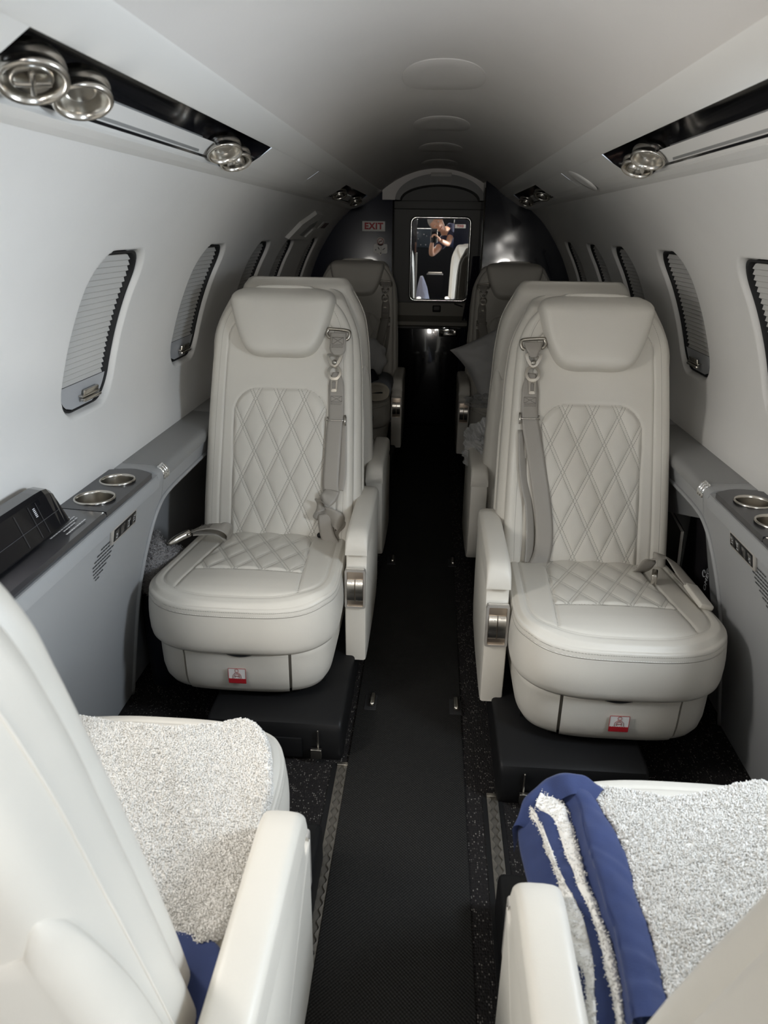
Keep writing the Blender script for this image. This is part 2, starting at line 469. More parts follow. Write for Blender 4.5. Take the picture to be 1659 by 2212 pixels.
# windows
def window(s, i, yc, number):
    root = thing('window_%d' % number, None, None, tuple(wall_pt(s, yc, .97)))
    del_keys = root
    root['kind'] = 'structure'; root['label'] = 'pleated cabin window'
    zc = (WZ0 + WZ1) / 2; hz = (WZ1 - WZ0) / 2
    def hw(z, inset):
        a = WHY - inset; r = WR - inset * .5; d = np.maximum(np.abs(z - zc) - (hz - inset - r), 0)
        return a - r + np.sqrt(np.maximum(r * r - d * d, 0))
    # black gasket lining the reveal
    n = 96; ang = np.linspace(0, 2 * PI, n, endpoint=False)
    def outline(inset):
        a = WHY - inset; b = hz - inset; r = WR - inset * .5
        p = []
        for t in ang:
            c, q = math.cos(t), math.sin(t); k = 1e-3; lo, hi = 0., .4
            for _ in range(24):
                mid = (lo + hi) / 2
                if sd_rbox(mid * c, mid * q, 0, 0, a, b, r) < 0: lo = mid
                else: hi = mid
            p.append((yc + lo * c, zc + lo * q))
        return np.array(p)
    rings = []
    for inset, off in ((-.0015, .012), (.002, .010), (.004, .014), (.006, .0315), (.05, .0325), (.09, .0325)):
        o = outline(inset); rings.append(wall_pt(s, o[:, 0], o[:, 1], off))
    V, F = loft(rings, False, True, flip=(s > 0))
    add('window_gasket', V, F, M_dark, root, world=True)
    # pleated shade
    npl = 22; zz = np.linspace(WZ0 + .058, WZ1 - .006, npl * 2 + 1); tri = np.arange(len(zz)) % 2
    ny = 14; rows = []
    for k, z in enumerate(zz):
        w = hw(z, .006); e = .016 - .004 * tri[k]
        lo = yc - w; hi = yc + w - e
        y = np.linspace(lo, hi, ny); rows.append(wall_pt(s, y, z, .014 + .0065 * tri[k]))
    V = np.concatenate(rows); F = gridF(len(zz), ny, flip=(s < 0))
    add('pleated_shade', V, F, M_shade, root, smooth=False, world=True)
    # bottom rail of the shade with its pull
    zb = np.linspace(WZ0 + .004, WZ0 + .058, 8); rows = []
    for z in zb:
        w = hw(z, .005); y = np.linspace(yc - w, yc + w - .008, ny); rows.append(wall_pt(s, y, z, .012))
    V = np.concatenate(rows); F = gridF(len(zb), ny, flip=(s < 0))
    add('shade_rail', V, F, M_shadebar, root, world=True)
    z = WZ0 + .024; nx, nz = wall_n(z); tilt = math.atan2(float(nz), float(nx))
    c = wall_pt(s, yc + .02, z, .006)
    Mr = Matrix.Rotation(s * -tilt, 3, 'Y') @ Matrix.Rotation(math.radians(0), 3, 'X')
    rboxes('shade_pull', [((c[0], c[1] - .001, c[2] + .003), (.012, .086, .004), .0015, Mr.to_4x4()), ((c[0] - s * .002, c[1] + .004, c[2] + .009), (.007, .070, .013), .003, Mr.to_4x4()),
           ((c[0] - s * .003, c[1], c[2] - .005), (.012, .084, .008), .003, Mr.to_4x4())], M_steel, root, world=True)
    return root
num = 1
for s in (-1, 1):
    for i, yc in enumerate(WIN[s]):
        window(s, i, yc, num)['label'] = '%s window from the camera on the %s wall with a drawn pleated shade' % (('nearest', 'second', 'third', 'fourth', 'farthest')[i], 'left' if s < 0 else 'right')
        num += 1

for s in (-1, 1):
    yc = OPENW[s]; root = thing('window_%d' % num, 'open window beside the nearest seat on the %s wall, outside the frame' % ('left' if s < 0 else 'right'), None, tuple(wall_pt(s, yc, .97))); root['kind'] = 'structure'; num += 1
    t = np.linspace(0, 2 * PI, 60, endpoint=False); rings = []
    for inset, off in ((.009, .034), (.014, .036), (.016, .060)):
        a = WHY - inset; b = (WZ1 - WZ0) / 2 - inset; y = yc + a * np.sign(np.cos(t)) * np.abs(np.cos(t)) ** .55; z = (WZ0 + WZ1) / 2 + b * np.sign(np.sin(t)) * np.abs(np.sin(t)) ** .55; rings.append(wall_pt(s, y, z, off))
    V, F = loft(rings, False, False, flip=(s > 0)); add('window_liner', V, F, M_trim, root, world=True)

# ------------------------------------------------------------------ ceiling
CE0, CE1 = -1.25, 4.62
def ceil_z(x): 
    u = np.minimum(np.abs(x) / .312, 1.15); return 1.505 - .112 * u ** 2.1
xs = np.linspace(-.335, .335, 41); ys = np.linspace(CE0, CE1, 40)
Xg, Yg = np.meshgrid(xs, ys); V = np.stack([Xg, Yg, ceil_z(Xg)], -1).reshape(-1, 3)
tag(add('ceiling', V, gridF(len(ys), len(xs), flip=True), M_ceil), 'curved warm grey headliner over the aisle', 'ceiling', kind='structure')
# drop-down oval doors in the headliner
for k, (yc, a, b) in enumerate(((1.80, .090, .165), (2.56, .090, .165), (3.25, .090, .165), (3.93, .090, .15))):
    n = 64; t = np.linspace(0, 2 * PI, n, endpoint=False)
    ox = np.sign(np.cos(t)) * np.abs(np.cos(t)) ** .8 * a; oy = np.sign(np.sin(t)) * np.abs(np.sin(t)) ** .8 * b
    rings = []
    for f, d in ((1.008, .001), (1.0, -.0010), (.99, -.0018), (.6, -.0018), (.02, -.0018)):
        rings.append(np.stack([.004 + ox * f, yc + oy * f, ceil_z(.004 + ox * f) + d], -1))
    V, F = loft(rings, False, True, flip=False)
    r = thing('ceiling_hatch', ('largest oval flush hatch in the headliner, nearest the camera', 'second oval flush hatch in the headliner from the camera',
        'third oval flush hatch in the headliner from the camera', 'farthest oval flush hatch in the headliner, in front of the bulkhead arch')[k], 'hatch', (0.004, yc, 1.50), group='oval hatches in the headliner')
    add('hatch_door', V, F, M_ceil, r, world=True)

# ------------------------------------------------------------------ overhead service panels
def overhead(s):
    side = 'left' if s < 0 else 'right'
    sl = [(-.05 if s < 0 else .12, None)]
    Y0, Y1 = (-1.25, WALL_END[s] + .02)
    tr = [(.3125, CAMZ + .207), (.318, CAMZ + .196), (.359, CAMZ + .165), (.366, CAMZ + .163), (.37, CAMZ + .170), (.37, CAMZ + .24), (.3125, CAMZ + .24)]
    prism('trim_%d' % (1 if s < 0 else 2), [(s * x, z) for x, z in tr], 'y', Y0, Y1, M_trim)
    t = bpy.data.objects['trim_%d' % (1 if s < 0 else 2)]; tag(t, 'long pale valance beside the headliner on the %s' % side, 'trim', kind='structure')
    # soffit: profile from valance to wall, with slots left open
    slots = [(.72, 1.72), (3.10, 4.02)] if s < 0 else [(.84, 1.82), (2.98, 3.80)]
    prof = [(.366, CAMZ + .163), (.395, CAMZ + .1445), (.425, CAMZ + .1275), (.452, CAMZ + .116), (.47, CAMZ + .110), (.488, CAMZ + .106), (.515, CAMZ + .102)]
    root = thing('trim_%d' % (3 if s < 0 else 4), 'pale overhead service panel along the top of the %s wall' % side, None, (s * .43, 1.6, CAMZ + .12)); root['kind'] = 'structure'; root['category'] = 'trim'
    seam = 2.385
    segs = []
    ysplit = [Y0] + [v for sl in slots for v in sl] + [Y1]
    ysplit.insert(3, seam - .0015); ysplit.insert(4, seam + .0015)
    V, F = [], []
    def strip(pts, ya, yb, curve=0):
        o = len(V)
        for (x, z) in pts:
            V.append((s * x, ya, z)); V.append((s * x, yb, z))
        for i in range(len(pts) - 1):
            q = [o + 2 * i, o + 2 * i + 1, o + 2 * i + 3, o + 2 * i + 2]
            F.append(q if s < 0 else q[::-1])
    gaps = slots + [(seam - .0015, seam + .0015)]
    gaps.sort(); y = Y0
    for a, b in gaps:
        strip(prof, y, a)
        strip(prof[3:] if b - a > .1 else [(x, z + .004) for x, z in prof], a, b)
        y = b
    strip(prof, y, Y1)
    add('soffit_panel', V, F, M_trim, root, smooth=False, world=True)
    for k, (a, b) in enumerate(slots):
        cav = [(.366, CAMZ + .166), (.372, CAMZ + .196), (.39, CAMZ + .207), (.425, CAMZ + .200), (.450, CAMZ + .172), (.4565, CAMZ + .126)]
        P = np.array(cav); rows = np.array([[(s * x, yy, z) for yy in np.linspace(a, b, 12)] for x, z in smooth_path(P, 24)])
        V2 = rows.reshape(-1, 3); F2 = list(gridF(24, 12, flip=(s > 0)))
        o = len(V2); caps = []
        add('slot_cavity', V2, F2, mat('black_slot_gloss', (.010, .010, .012), .16, coat=.25, coat_rough=.05, spec=.35), root, world=True)
        # pale lower lip and end walls of the slot
        lip = [(.4565, CAMZ + .126), (.455, CAMZ + .121), (.452, CAMZ + .116)]
        V3 = [(s * x, yy, z) for x, z in lip for yy in (a, b)]; F3 = [[0, 1, 3, 2], [2, 3, 5, 4]]
        pc = [tuple(p) for p in smooth_path(P, 24)] + lip[1:]
        add('slot_lip', V3, F3, M_trim, root, smooth=False, world=True); V3, F3 = [], []
        for yy in (a, b):
            o = len(V3); V3 += [(s * x, yy, z) for x, z in pc] + [(s * x, yy, z) for x, z in ((.425, CAMZ + .1275), (.395, CAMZ + .1445))]; F3.append(list(range(o, len(V3))))
        add('slot_end', V3, F3, M_blackgloss, root, smooth=False, world=True)
    return root, slots
OV = {s: overhead(s) for s in (-1, 1)}
# long flat lid lying in the slot (light diffuser)
for s in (-1, 1):
    a, b = OV[s][1][0]
    prism('light_cover', [(s * .444, CAMZ + .158), (s * .4535, CAMZ + .132), (s * .4505, CAMZ + .131), (s * .440, CAMZ + .157)], 'y', a + .28, b - .26, M_greytop, .001, OV[s][0], world=True)

# gasper vents and reading lights
def ring_unit(kind, label, loc, r, tilt, group, nozzle, s=1):
    root = thing(kind, label, 'air vent' if kind == 'air_vent' else 'reading light', loc, group=group)
    M = (Euler((tilt[0], tilt[1], 0)).to_matrix())
    A = np.array(M)
    prof = [(r * .80, .012), (r * .80, .004), (r * .98, .003), (r, 0), (r, -.004), (r * .95, -.0065), (r * .95, -.010), (r * 1.0, -.0115), (r * 1.0, -.0165), (r * .93, -.019), (r * .84, -.018), (r * .80, -.010), (r * .78, .006), (r * .60, .009)]
    V, F = latheVF(prof, 44, ax=A); F = F[:-2] if False else F
    add('bezel_ring', V, F, M_steel, root)
    if nozzle == 'ball':
        pr = [(r * .58, .004), (r * .60, -.008), (r * .52, -.020), (r * .46, -.021), (r * .40, -.012), (.0001, -.010)]
        V, F = latheVF(pr, 32, ax=np.array(Euler((tilt[0] + .25, tilt[1] + .1, 0)).to_matrix())); add('nozzle_ball', V, F, M_steel, root)
    elif nozzle == 'cross':
        pr = [(r * .62, .006), (r * .60, -.012), (r * .50, -.016), (r * .45, -.006), (.0001, -.004)]
        V, F = latheVF(pr, 32, ax=A); add('nozzle_ball', V, F, M_nickeldk, root)
        bm = bmesh.new()
        for q in range(2): box_bm(bm, (0, 0, 0), (r * 1.0, r * .18, .012), .002, 2, Matrix.Translation((0, 0, -.014)) @ Matrix.Rotation(.6 + q * PI / 2, 4, 'Z'))
        bmesh.ops.transform(bm, matrix=M.to_4x4(), verts=bm.verts)
        from_bm('vane_cross', bm, M_steel, root, True)
    else:
        pr = [(r * .52, .008), (r * .52, -.004), (r * .40, -.006), (.0001, -.003)]
        V, F = latheVF(pr, 32, ax=A); add('lamp_lens', V, F, M_nickeldk, root)
    return root
def tilt(s): return (-.34, s * .30)
GV = 'round metal vents and reading lights overhead'
zr = CAMZ + .143
ring_unit('air_vent', 'biggest metal air vent with cross vanes at the top left edge', (-.414, .800, zr + .004), .036, tilt(-1), GV, 'cross')
ring_unit('reading_light', 'round metal reading light ring beside the cross vaned vent overhead', (-.412, .905, zr + .002), .034, tilt(-1), GV, 'lamp')
ring_unit('reading_light', 'round reading light at the aft end of the near left overhead slot, larger upper ring', (-.420, 1.520, zr + .004), .035, tilt(-1), GV, 'lamp')
ring_unit('air_vent', 'air vent ring touching the end of the near left overhead slot', (-.423, 1.610, zr - .004), .034, tilt(-1), GV, 'ball')
ring_unit('reading_light', 'round reading light near the aft end of the near right overhead slot', (.420, 1.615, zr + .006), .035, tilt(1), GV, 'lamp')
ring_unit('air_vent', 'air vent ring touching the end of the near right overhead slot', (.423, 1.705, zr - .004), .034, tilt(1), GV, 'ball')
for s in (-1, 1):
    a, b = OV[s][1][1]; sd = 'left' if s < 0 else 'right'
    ring_unit('air_vent', 'small air vent at the near end of the far %s overhead slot' % sd, (s * .418, a + .16, zr), .034, tilt(s), GV, 'ball')
    ring_unit('air_vent', 'small air vent at the tail end of the far %s overhead slot' % sd, (s * .418, b - .12, zr - .006), .034, tilt(s), GV, 'ball')
# oval loudspeaker in the right soffit
n = 40; t = np.linspace(0, 2 * PI, n, endpoint=False)
rings = []
for f, d in ((1.0, .0), (.97, -.003), (.5, -.004), (.02, -.004)):
    x = .41 + .042 * np.cos(t) * f; y = 2.26 + .055 * np.sin(t) * f
    z = CAMZ + .1275 + (x - .425) * -.58 + d
    rings.append(np.stack([x, y, z], -1))
V, F = loft(rings, False, True)
r = thing('speaker_grille', 'oval white speaker grille in the right overhead panel', 'speaker', (.41, 2.26, CAMZ + .135)); add('grille_disc', V, F, M_trim, r, world=True)

# emergency exit handle cover and red placard on the far left wall
def on_wall_patch(name, pts, off0, off1, m, parent, s=-1):
    P = np.array(pts); ys, zs = P[:, 0], P[:, 1]; c = P.mean(0); rings = []
    for f, o in ((1.0, off0), (.97, off1), (.6, off1), (.02, off1)):
        q = c + (P - c) * f; rings.append(wall_pt(s, q[:, 0], q[:, 1], o))
    V, F = loft(rings, False, True, flip=(s > 0)); return add(name, V, F, m, parent, smooth=False, world=True)
ex = thing('emergency_exit_release', 'pale emergency exit handle housing high on the far left wall', 'handle', tuple(wall_pt(-1, 3.40, 1.21)))
on_wall_patch('handle_housing', [(3.10, 1.155), (3.20, 1.215), (3.34, 1.262), (3.52, 1.262), (3.56, 1.235), (3.52, 1.20), (3.66, 1.165), (3.62, 1.148)], .0, -.016, M_trim, ex)
on_wall_patch('handle_recess', [(3.30, 1.172), (3.40, 1.215), (3.52, 1.235), (3.54, 1.21), (3.44, 1.18), (3.40, 1.165)], -.016, -.0175, M_greytop, ex)
on_wall_patch('pull_handle', [(3.44, 1.165), (3.52, 1.20), (3.585, 1.205), (3.54, 1.155)], -.017, -.024, M_trim, ex)
pl = thing('exit_placard', 'tiny dark red placard beside the exit handle housing on the left wall', 'sign', tuple(wall_pt(-1, 3.95, 1.2)))
on_wall_patch('placard_plate', [(3.80, 1.192), (3.84, 1.222), (4.06, 1.222), (4.02, 1.192)], .0, -.003, M_trim, pl)
on_wall_patch('placard_print', [(3.87, 1.194), (3.90, 1.219), (4.05, 1.219), (4.01, 1.194)], -.003, -.0045, mat('dull_red_placard', (.06, .012, .014), .5), pl)
# ------------------------------------------------------------------ side consoles
def xp(z): return .785 - .135 * z / .633
def panel_pt(s, y, z, off=0.0):
    """point on the sloping console side; off > 0 is towards the aisle"""
    nx, nz = .633 / math.hypot(.633, .135), .135 / math.hypot(.633, .135)
    return np.stack(np.broadcast_arrays(s * (xp(np.asarray(z, float)) - off * nx), np.asarray(y, float), np.asarray(z, float) - off * nz), -1)
def panel_box_M(s):
    a = math.atan2(.135, .633)
    return Matrix.Rotation(-s * a, 4, 'Y')
def dashes(rows, s, y0, z0, dy, dz, slant, m, name, parent, lens, h, fn):
    V, F = [], []
    rr = random.Random(3)
    for i, (a, b) in enumerate(rows):
        y = a
        while y < b:
            l = rr.uniform(*lens); 
            p = [fn(y, i, -h), fn(y + l, i, -h), fn(y + l, i, h), fn(y, i, h)]
            o = len(V); V += p; F.append([o, o + 1, o + 2, o + 3]); y += l + rr.uniform(.0012, .0022)
    return add(name, V, F, m, parent, smooth=False, world=True)

def console(s):
    side = 'left' if s < 0 else 'right'
    root = thing('side_console', 'grey side console with cup holders along the %s wall' % side, 'console', (s * .72, 1.6, 0), group='consoles along the side walls')
    Y1 = WALL_END[s]; YS = -1.18 if s < 0 else -.31
    arch = [(1.575, 0), (1.552, .16), (1.536, .30), (1.543, .40), (1.575, .49), (1.615, .540), (1.68, .560), (1.85, .563), (2.2, .563), (3.05, .563), (3.2, .54), (3.27, .45), (3.29, .30), (3.29, 0)]
    A = smooth_path(arch, 90)
    A = [(float(y), float(max(z, 0))) for y, z in A]
    ys, zs = 1.632, .612
    # forward panel and aft lip as two plates so the seam shows
    def plate(name, poly, m, t=.012):
        n = len(poly); V = [tuple(panel_pt(s, y, z, 0)) for y, z in poly] + [tuple(panel_pt(s, y, z, -t)) for y, z in poly]
        f = list(range(n)); F = [f, [i + n for i in f[::-1]]] + [[i, i + n, (i + 1) % n + n, (i + 1) % n] for i in range(n)]
        bm = bmesh.new(); vs = [bm.verts.new(v) for v in V]
        for q in F: bm.faces.new([vs[i] for i in q])
        bm.faces.ensure_lookup_table(); bmesh.ops.triangulate(bm, faces=bm.faces[:2])
        return from_bm(name, bm, m, root, False, True)
    fwd = [p for p in A if p[0] < ys - .001 and p[1] < .552]
    plate('side_panel', [(YS, 0)] + fwd + [(ys - .001, .5525), (ys - .001, .632), (YS, .632)], M_grey)
    aft = [p for p in A if p[0] > ys + .001]
    plate('side_lip', [(ys + .001, .556)] + aft + [(Y1, 0), (Y1, .632), (ys + .001, .632)], M_grey)
    # raised bead round the arch
    bead = np.array([panel_pt(s, y, z, .001) for y, z in A])
    V, F = tubeVF(bead, .006, 8); add('arch_bead', V, F, M_grey, root, world=True)
    bead2 = np.array([panel_pt(s, y, z, -.014) for y, z in smooth_path([(p[0] + .03, p[1] - (.02 if p[1] > .3 else 0)) for p in arch[:7]] + [(p[0], p[1] - .02) for p in arch[7:10]] + [(p[0] - .03, p[1]) for p in arch[10:]], 80)])
    V, F = tubeVF(bead2, .004, 8); add('inner_bead', V, F, M_greydark, root, world=True)
    # recess behind the arch
    rec = [(1.45, 0), (1.45, .60), (3.4, .60), (3.4, 0)]
    V = [(s * .796, y, z) for y, z in rec] + [(s * .70, 1.45, .60), (s * .70, 3.4, .60)]
    add('recess_liner', V, [[0, 1, 2, 3], [1, 2, 5, 4]], M_grey, root, smooth=False, world=True)
    # cap mouldings with seams
    cap = [(s * .650, .610), (s * .6475, .622), (s * .650, .633), (s * .657, .6395), (s * .668, .6415), (s * .758, .646), (s * .785, .646), (s * .785, .610)]
    caps = [(1.585, ys - .001), (ys + .001, 2.18), (2.182, 2.36), (2.362, Y1)]
    low = [(x, z - .012) for x, z in cap]
    for k, (a, b) in enumerate(caps):
        prism('ledge_cap', cap, 'y', a, b, M_greytop if k else M_grey, .0008, root, world=True)
    prism('ledge_base', [(s * .650, .60), (s * .648, .618), (s * .652, .628), (s * .785, .630), (s * .785, .60)], 'y', YS, 1.302, M_grey, 0, root, world=True)
    prism('ledge_base', [(s * .650, .60), (s * .648, .618), (s * .652, .628), (s * .658, .630), (s * .658, .60)], 'y', 1.302, 1.585, M_grey, 0, root, world=True)
    # seam latch
    c = (s * .6515, ys, .629)
    V, F = merge(tubeVF([(s * .662, ys - .013, .642), (s * .653, ys - .013, .637), (s * .6478, ys - .013, .625), (s * .6485, ys - .013, .612)], .0045, 10),
                 tubeVF([(s * .662, ys + .001, .642), (s * .653, ys + .001, .637), (s * .6478, ys + .001, .625), (s * .6485, ys + .001, .612)], .0045, 10),
                 tubeVF([(s * .662, ys + .012, .642), (s * .653, ys + .012, .637), (s * .6478, ys + .012, .625), (s * .6485, ys + .012, .612)], .0045, 10))
    add('hinge_latch', V, F, M_chrome, root, world=True)
    # cup holder plate (veneer) with two round holes
    zt = lambda x: .642 + (abs(x) - .655) * .055
    cups = [(s * .7075, 1.375, .0405), (s * .7075, 1.492, .0375)]
    bm = bmesh.new(); edges = []
    outer = [(s * .653, 1.309), (s * .653, 1.557)] + [(s * x, 1.557 + .022 * math.sin(PI * (x - .653) / .104)) for x in np.linspace(.66, .750, 10)] + [(s * .757, 1.557), (s * .757, 1.309)]
    def loop(pts):
        vs = [bm.verts.new((x, y, zt(x) + .004)) for x, y in pts]
        for i in range(len(vs)): edges.append(bm.edges.new((vs[i], vs[(i + 1) % len(vs)])))
        return vs
    vo = loop(outer)
    for (cx, cy, r) in cups: loop([(cx + r * math.cos(t), cy + r * math.sin(t)) for t in np.linspace(0, 2 * PI, 48, endpoint=False)])
    bmesh.ops.triangle_fill(bm, use_beauty=True, use_dissolve=False, edges=edges)
    lo = [bm.verts.new((v.co.x, v.co.y, v.co.z - .012)) for v in vo]
    for i in range(len(vo)):
        j = (i + 1) % len(vo); bm.faces.new((vo[i], vo[j], lo[j], lo[i]))
    plate_ = from_bm('cup_plate', bm, M_gloss, root, False, True)
    for (cx, cy, r) in cups:
        prof = [(r * 1.06, .0005), (r * 1.06, .003), (r * 1.0, .0042), (r * .955, .003), (r * .94, -.002), (r * .93, -.058), (r * .90, -.062), (.0001, -.063)]
        V, F = latheVF(prof, 48, (cx, cy, zt(cx) + .004)); F = F[:-0] if False else F[1:] if False else F
        # drop the top cap added by the lathe so the cup stays open
        F = [f for f in F if len(f) != 48 or max(f) >= len(V) - 48]
        o = add('cup_holder', V, F, M_steel, root, world=True)
        V, F = tubeVF([(cx + r * .55 * math.cos(t), cy + r * .55 * math.sin(t), zt(cx) + .004 - .0615) for t in np.linspace(0, 2 * PI, 40)], .0012, 6); add('cup_ridge', V, F, M_chrome, o, world=True)
    # folding table lid
    lid = [(s * .653, .634), (s * .651, .640), (s * .656, .6465), (s * .757, .6520), (s * .757, .634)]
    prism('table_lid', lid, 'y', YS, 1.3055, M_gloss, .0012, root, world=True)
    zl = lambda x: .6467 + (abs(x) - .656) * .055
    # switch panel
    Mp = panel_box_M(s)
    pc = panel_pt(s, 1.388, .583, .002)
    sw = rbox('switch_panel', tuple(pc), (.008, .130, .042), mat('satin_nickel_rim', (.58, .55, .51), .40, .6), .0035, root, 3, Mp, True)
    rbox('switch_face', tuple(panel_pt(s, 1.388, .583, .0042)), (.006, .116, .029), M_blackpl, .002, sw, 2, Mp, True)
    rboxes('switch_key', [(tuple(panel_pt(s, y, .583, .0072)), (.0015, w, .022), .0006, Mp) for y, w in ((1.343, .018), (1.372, .020), (1.404, .022), (1.433, .018))], M_blackgloss, sw, world=True)
    for grp in (((1.341, .585, .006, .0012), (1.344, .581, .004, .0012), (1.341, .577, .006, .0012)), ((1.404, .590, .009, .0011), (1.404, .585, .0012, .008), (1.404, .577, .009, .0011)), ((1.436, .589, .006, .0012), (1.431, .585, .005, .0012), (1.433, .579, .008, .0012))):
        rboxes('switch_lettering', [(tuple(panel_pt(s, y, z, .0082)), (.0004, w, h), 0, Mp) for y, z, w, h in grp], M_whiteprint, sw, r=0, world=True)
    # louvre of small slots (speaker)
    rows = [(1.262 + (.020, .008, .0, -.002, .004, .010, .018, .030)[i] - .004 * i, 1.352 - (.030, .012, .004, .004, .010, .018, .030, .046)[i] - .004 * i) for i in range(8)]
    fn = lambda y, i, h: panel_pt(s, y, .572 - .0088 * i + h, .0012)
    dashes(rows, s, 0, 0, 0, 0, 0, M_blackprint, 'speaker_slots', root, (.006, .012), .0015, fn)
    # placard printed on the lid
    rows2 = [(1.150, 1.262), (1.154, 1.266), (1.158, 1.268), (1.160, 1.264), (1.196, 1.240), (1.184, 1.262)]
    fn2 = lambda y, i, h: np.array((s * (.716 - .0075 * i - (.004 if i == 5 else 0) + s * s * h), y, zl(.716 - .0075 * i) + .0006))
    dashes(rows2, s, 0, 0, 0, 0, 0, M_whiteprint, 'lid_placard', root, (.004, .010), .0016, fn2)
    return root
CON = {s: console(s) for s in (-1, 1)}

# black entertainment unit lying on the left console
mu = thing('media_unit', 'glossy black entertainment unit standing on the left console', 'monitor', (-.73, .6, .652))
poly = [(-.698, .6505), (-.694, .657), (-.716, .722), (-.722, .730), (-.746, .733), (-.751, .725), (-.751, .6535)]
def tapered(name, poly, y0, y1, m, parent):
    ys = list(np.linspace(y0, y1 - .06, 4)) + [y1 - .035, y1 - .018, y1 - .007, y1 - .001, y1]
    fz = [1, 1, 1, 1, .99, .95, .86, .72, .60]; c = np.array(poly).mean(0); rings = []
    for y, f in zip(ys, fz):
        P = np.array(poly); P = np.stack([P[:, 0], .652 + (P[:, 1] - .652) * (1.10 - .12 * (y - y0) / (y1 - y0)) * f], -1)
        rings.append(np.stack([P[:, 0], np.full(len(P), y), P[:, 1]], -1))
    V, F = loft(rings); return add(name, V, F, m, parent, smooth=False, world=True)
tapered('housing', poly, -1.2, 1.24, M_blackgloss, mu)
def mface(y, t, off=.0012):
    k = 1.10 - .12 * (y + 1.2) / 2.44
    a = np.array((-.694, .652 + .005 * k)); b = np.array((-.716, .652 + .070 * k)); p = a + (b - a) * t
    return np.array((p[0] + off, y, p[1] + off * .3))
V, F = [], []
for y in (1.095, 1.140, 1.165):
    o = len(V); V += [mface(y - .0006, .05), mface(y + .0006, .05), mface(y + .0006, .95), mface(y - .0006, .95)]; F.append([o, o + 1, o + 2, o + 3])
o = len(V); V += [mface(-1.0, .42), mface(1.225, .42), mface(1.225, .435), mface(-1.0, .435)]; F.append([o, o + 1, o + 2, o + 3])
add('panel_seams', V, F, mat('dark_grey_line', (.07, .07, .075), .4), mu, smooth=False, world=True)
V, F = [], []
for i in range(6):
    for dy, w in ((.001, .0035),):
        o = len(V); y = 1.152 + dy; t = .60 + .045 * i
        V += [mface(y - w, t), mface(y + w, t), mface(y + w, t + .022), mface(y - w, t + .022)]; F.append([o, o + 1, o + 2, o + 3])
add('port_lettering', V, F, M_whiteprint, mu, smooth=False, world=True)

# ------------------------------------------------------------------ aisle runner, rails and studs
rn = tag(rbox('aisle_runner', (-.027, 1.9, .003), (.276, 6.2 - 1.0, .006), M_mat, r=.002), 'black ribbed rubber runner down the aisle floor', 'runner')
for s, xc, y1 in ((-1, -.1765, 1.345), (1, .172, 1.272)):
    sd = 'left' if s < 0 else 'right'
    r = thing('seat_rail', 'worn metal seat track in the carpet %s' % ('left of the black runner' if s < 0 else 'right of the black runner'), 'track', (xc, .6, 0), group='metal seat tracks beside the runner')
    # toothed crown: two scalloped lips over a channel
    w = .0125; ys_ = np.arange(-.2, y1, .004); 
    sc = .0058 + .0030 * np.cos(2 * PI * ys_ / .0254)
    for sg in (-1, 1):
        V = []; 
        for y, e in zip(ys_, sc): V += [(xc + sg * w, y, .003), (xc + sg * e, y, .0042), (xc + sg * e, y, .0005)]
        F = gridF(len(ys_), 3, flip=(sg < 0)); add('rail_lip', V, F, M_track, r, world=True, smooth=False)
    rbox('rail_channel', (xc, (-.2 + y1) / 2, .0006), (.024, y1 + .2, .001), mat('rail_groove', (.11, .10, .085), .6, .4, noise=(60, .4)), 0, r, world=True)
    rbox('rail_stop', (xc, y1 - .004, .004), (.026, .010, .008), M_nickeldk, .001, r, world=True)
    rbox('rail_gasket', (xc - .019 if s < 0 else xc - .017, (-.2 + y1) / 2, .001), (.012, y1 + .2, .002), M_blackpl, 0, r, world=True)
    rbox('rail_gasket', (xc + .018, (-.2 + y1) / 2, .001), (.009, y1 + .2, .002), M_blackpl, 0, r, world=True)
for (x, y, lab) in ((-.126, 1.585, 'metal stud by the runner beside the left forward facing seat'), (.0985, 1.585, 'metal stud by the runner beside the right forward facing seat'),
                    (-.122, 2.47, 'far metal stud at the left edge of the aisle'), (.108, 2.47, 'far metal stud at the right edge of the aisle')):
    r = thing('floor_stud', lab, 'floor stud', (x, y, .006), group='oblong studs along the aisle runner')
    rbox('stud_body', (0, 0, .008), (.016, .050, .014), M_nickeldk, .006, r)
    rbox('stud_seat', (-.004 if x < 0 else -.002, -.004, .001), (.032, .064, .003), M_dark, .001, r)
# ------------------------------------------------------------------ seats
REC = math.radians(20); BY, BZ = .452, .350
EU = np.array([0, math.sin(REC), math.cos(REC)]); EN = np.array([0, -math.cos(REC), math.sin(REC)])
def bp(x, s_, off=0.0):
    """point in backrest coordinates: x across, s_ up the back, off out of its front face"""
    x, s_, off = np.broadcast_arrays(np.asarray(x, float), np.asarray(s_, float), np.asarray(off, float))
    return np.stack([x, BY + s_ * EU[1] + off * EN[1], BZ + s_ * EU[2] + off * EN[2]], -1)
PX, PS = .0706, .150
def lattice(x, s_): return x / PX + s_ / PS, x / PX - s_ / PS
def puff(u, v):
    a = np.abs(np.mod(u + .5, 1) - .5); b = np.abs(np.mod(v + .5, 1) - .5)          # 0 on a stitch band, .5 mid cell
    f = lambda t: 1 - np.exp(-np.maximum(t - .06, 0) / .11)
    return f(a) * f(b)
BW = hermite([-.06, 0, .1, .3, .45, .55, .60, .64, .67, .695, .715, .73], [.214, .216, .217, .213, .208, .203, .198, .184, .166, .142, .115, .085])
SW = hermite([-.10, 0, .2, .40, .55, .62, .66, .70, .725, .742, .752], [.238, .239, .235, .228, .220, .209, .194, .174, .164, .148, .120])

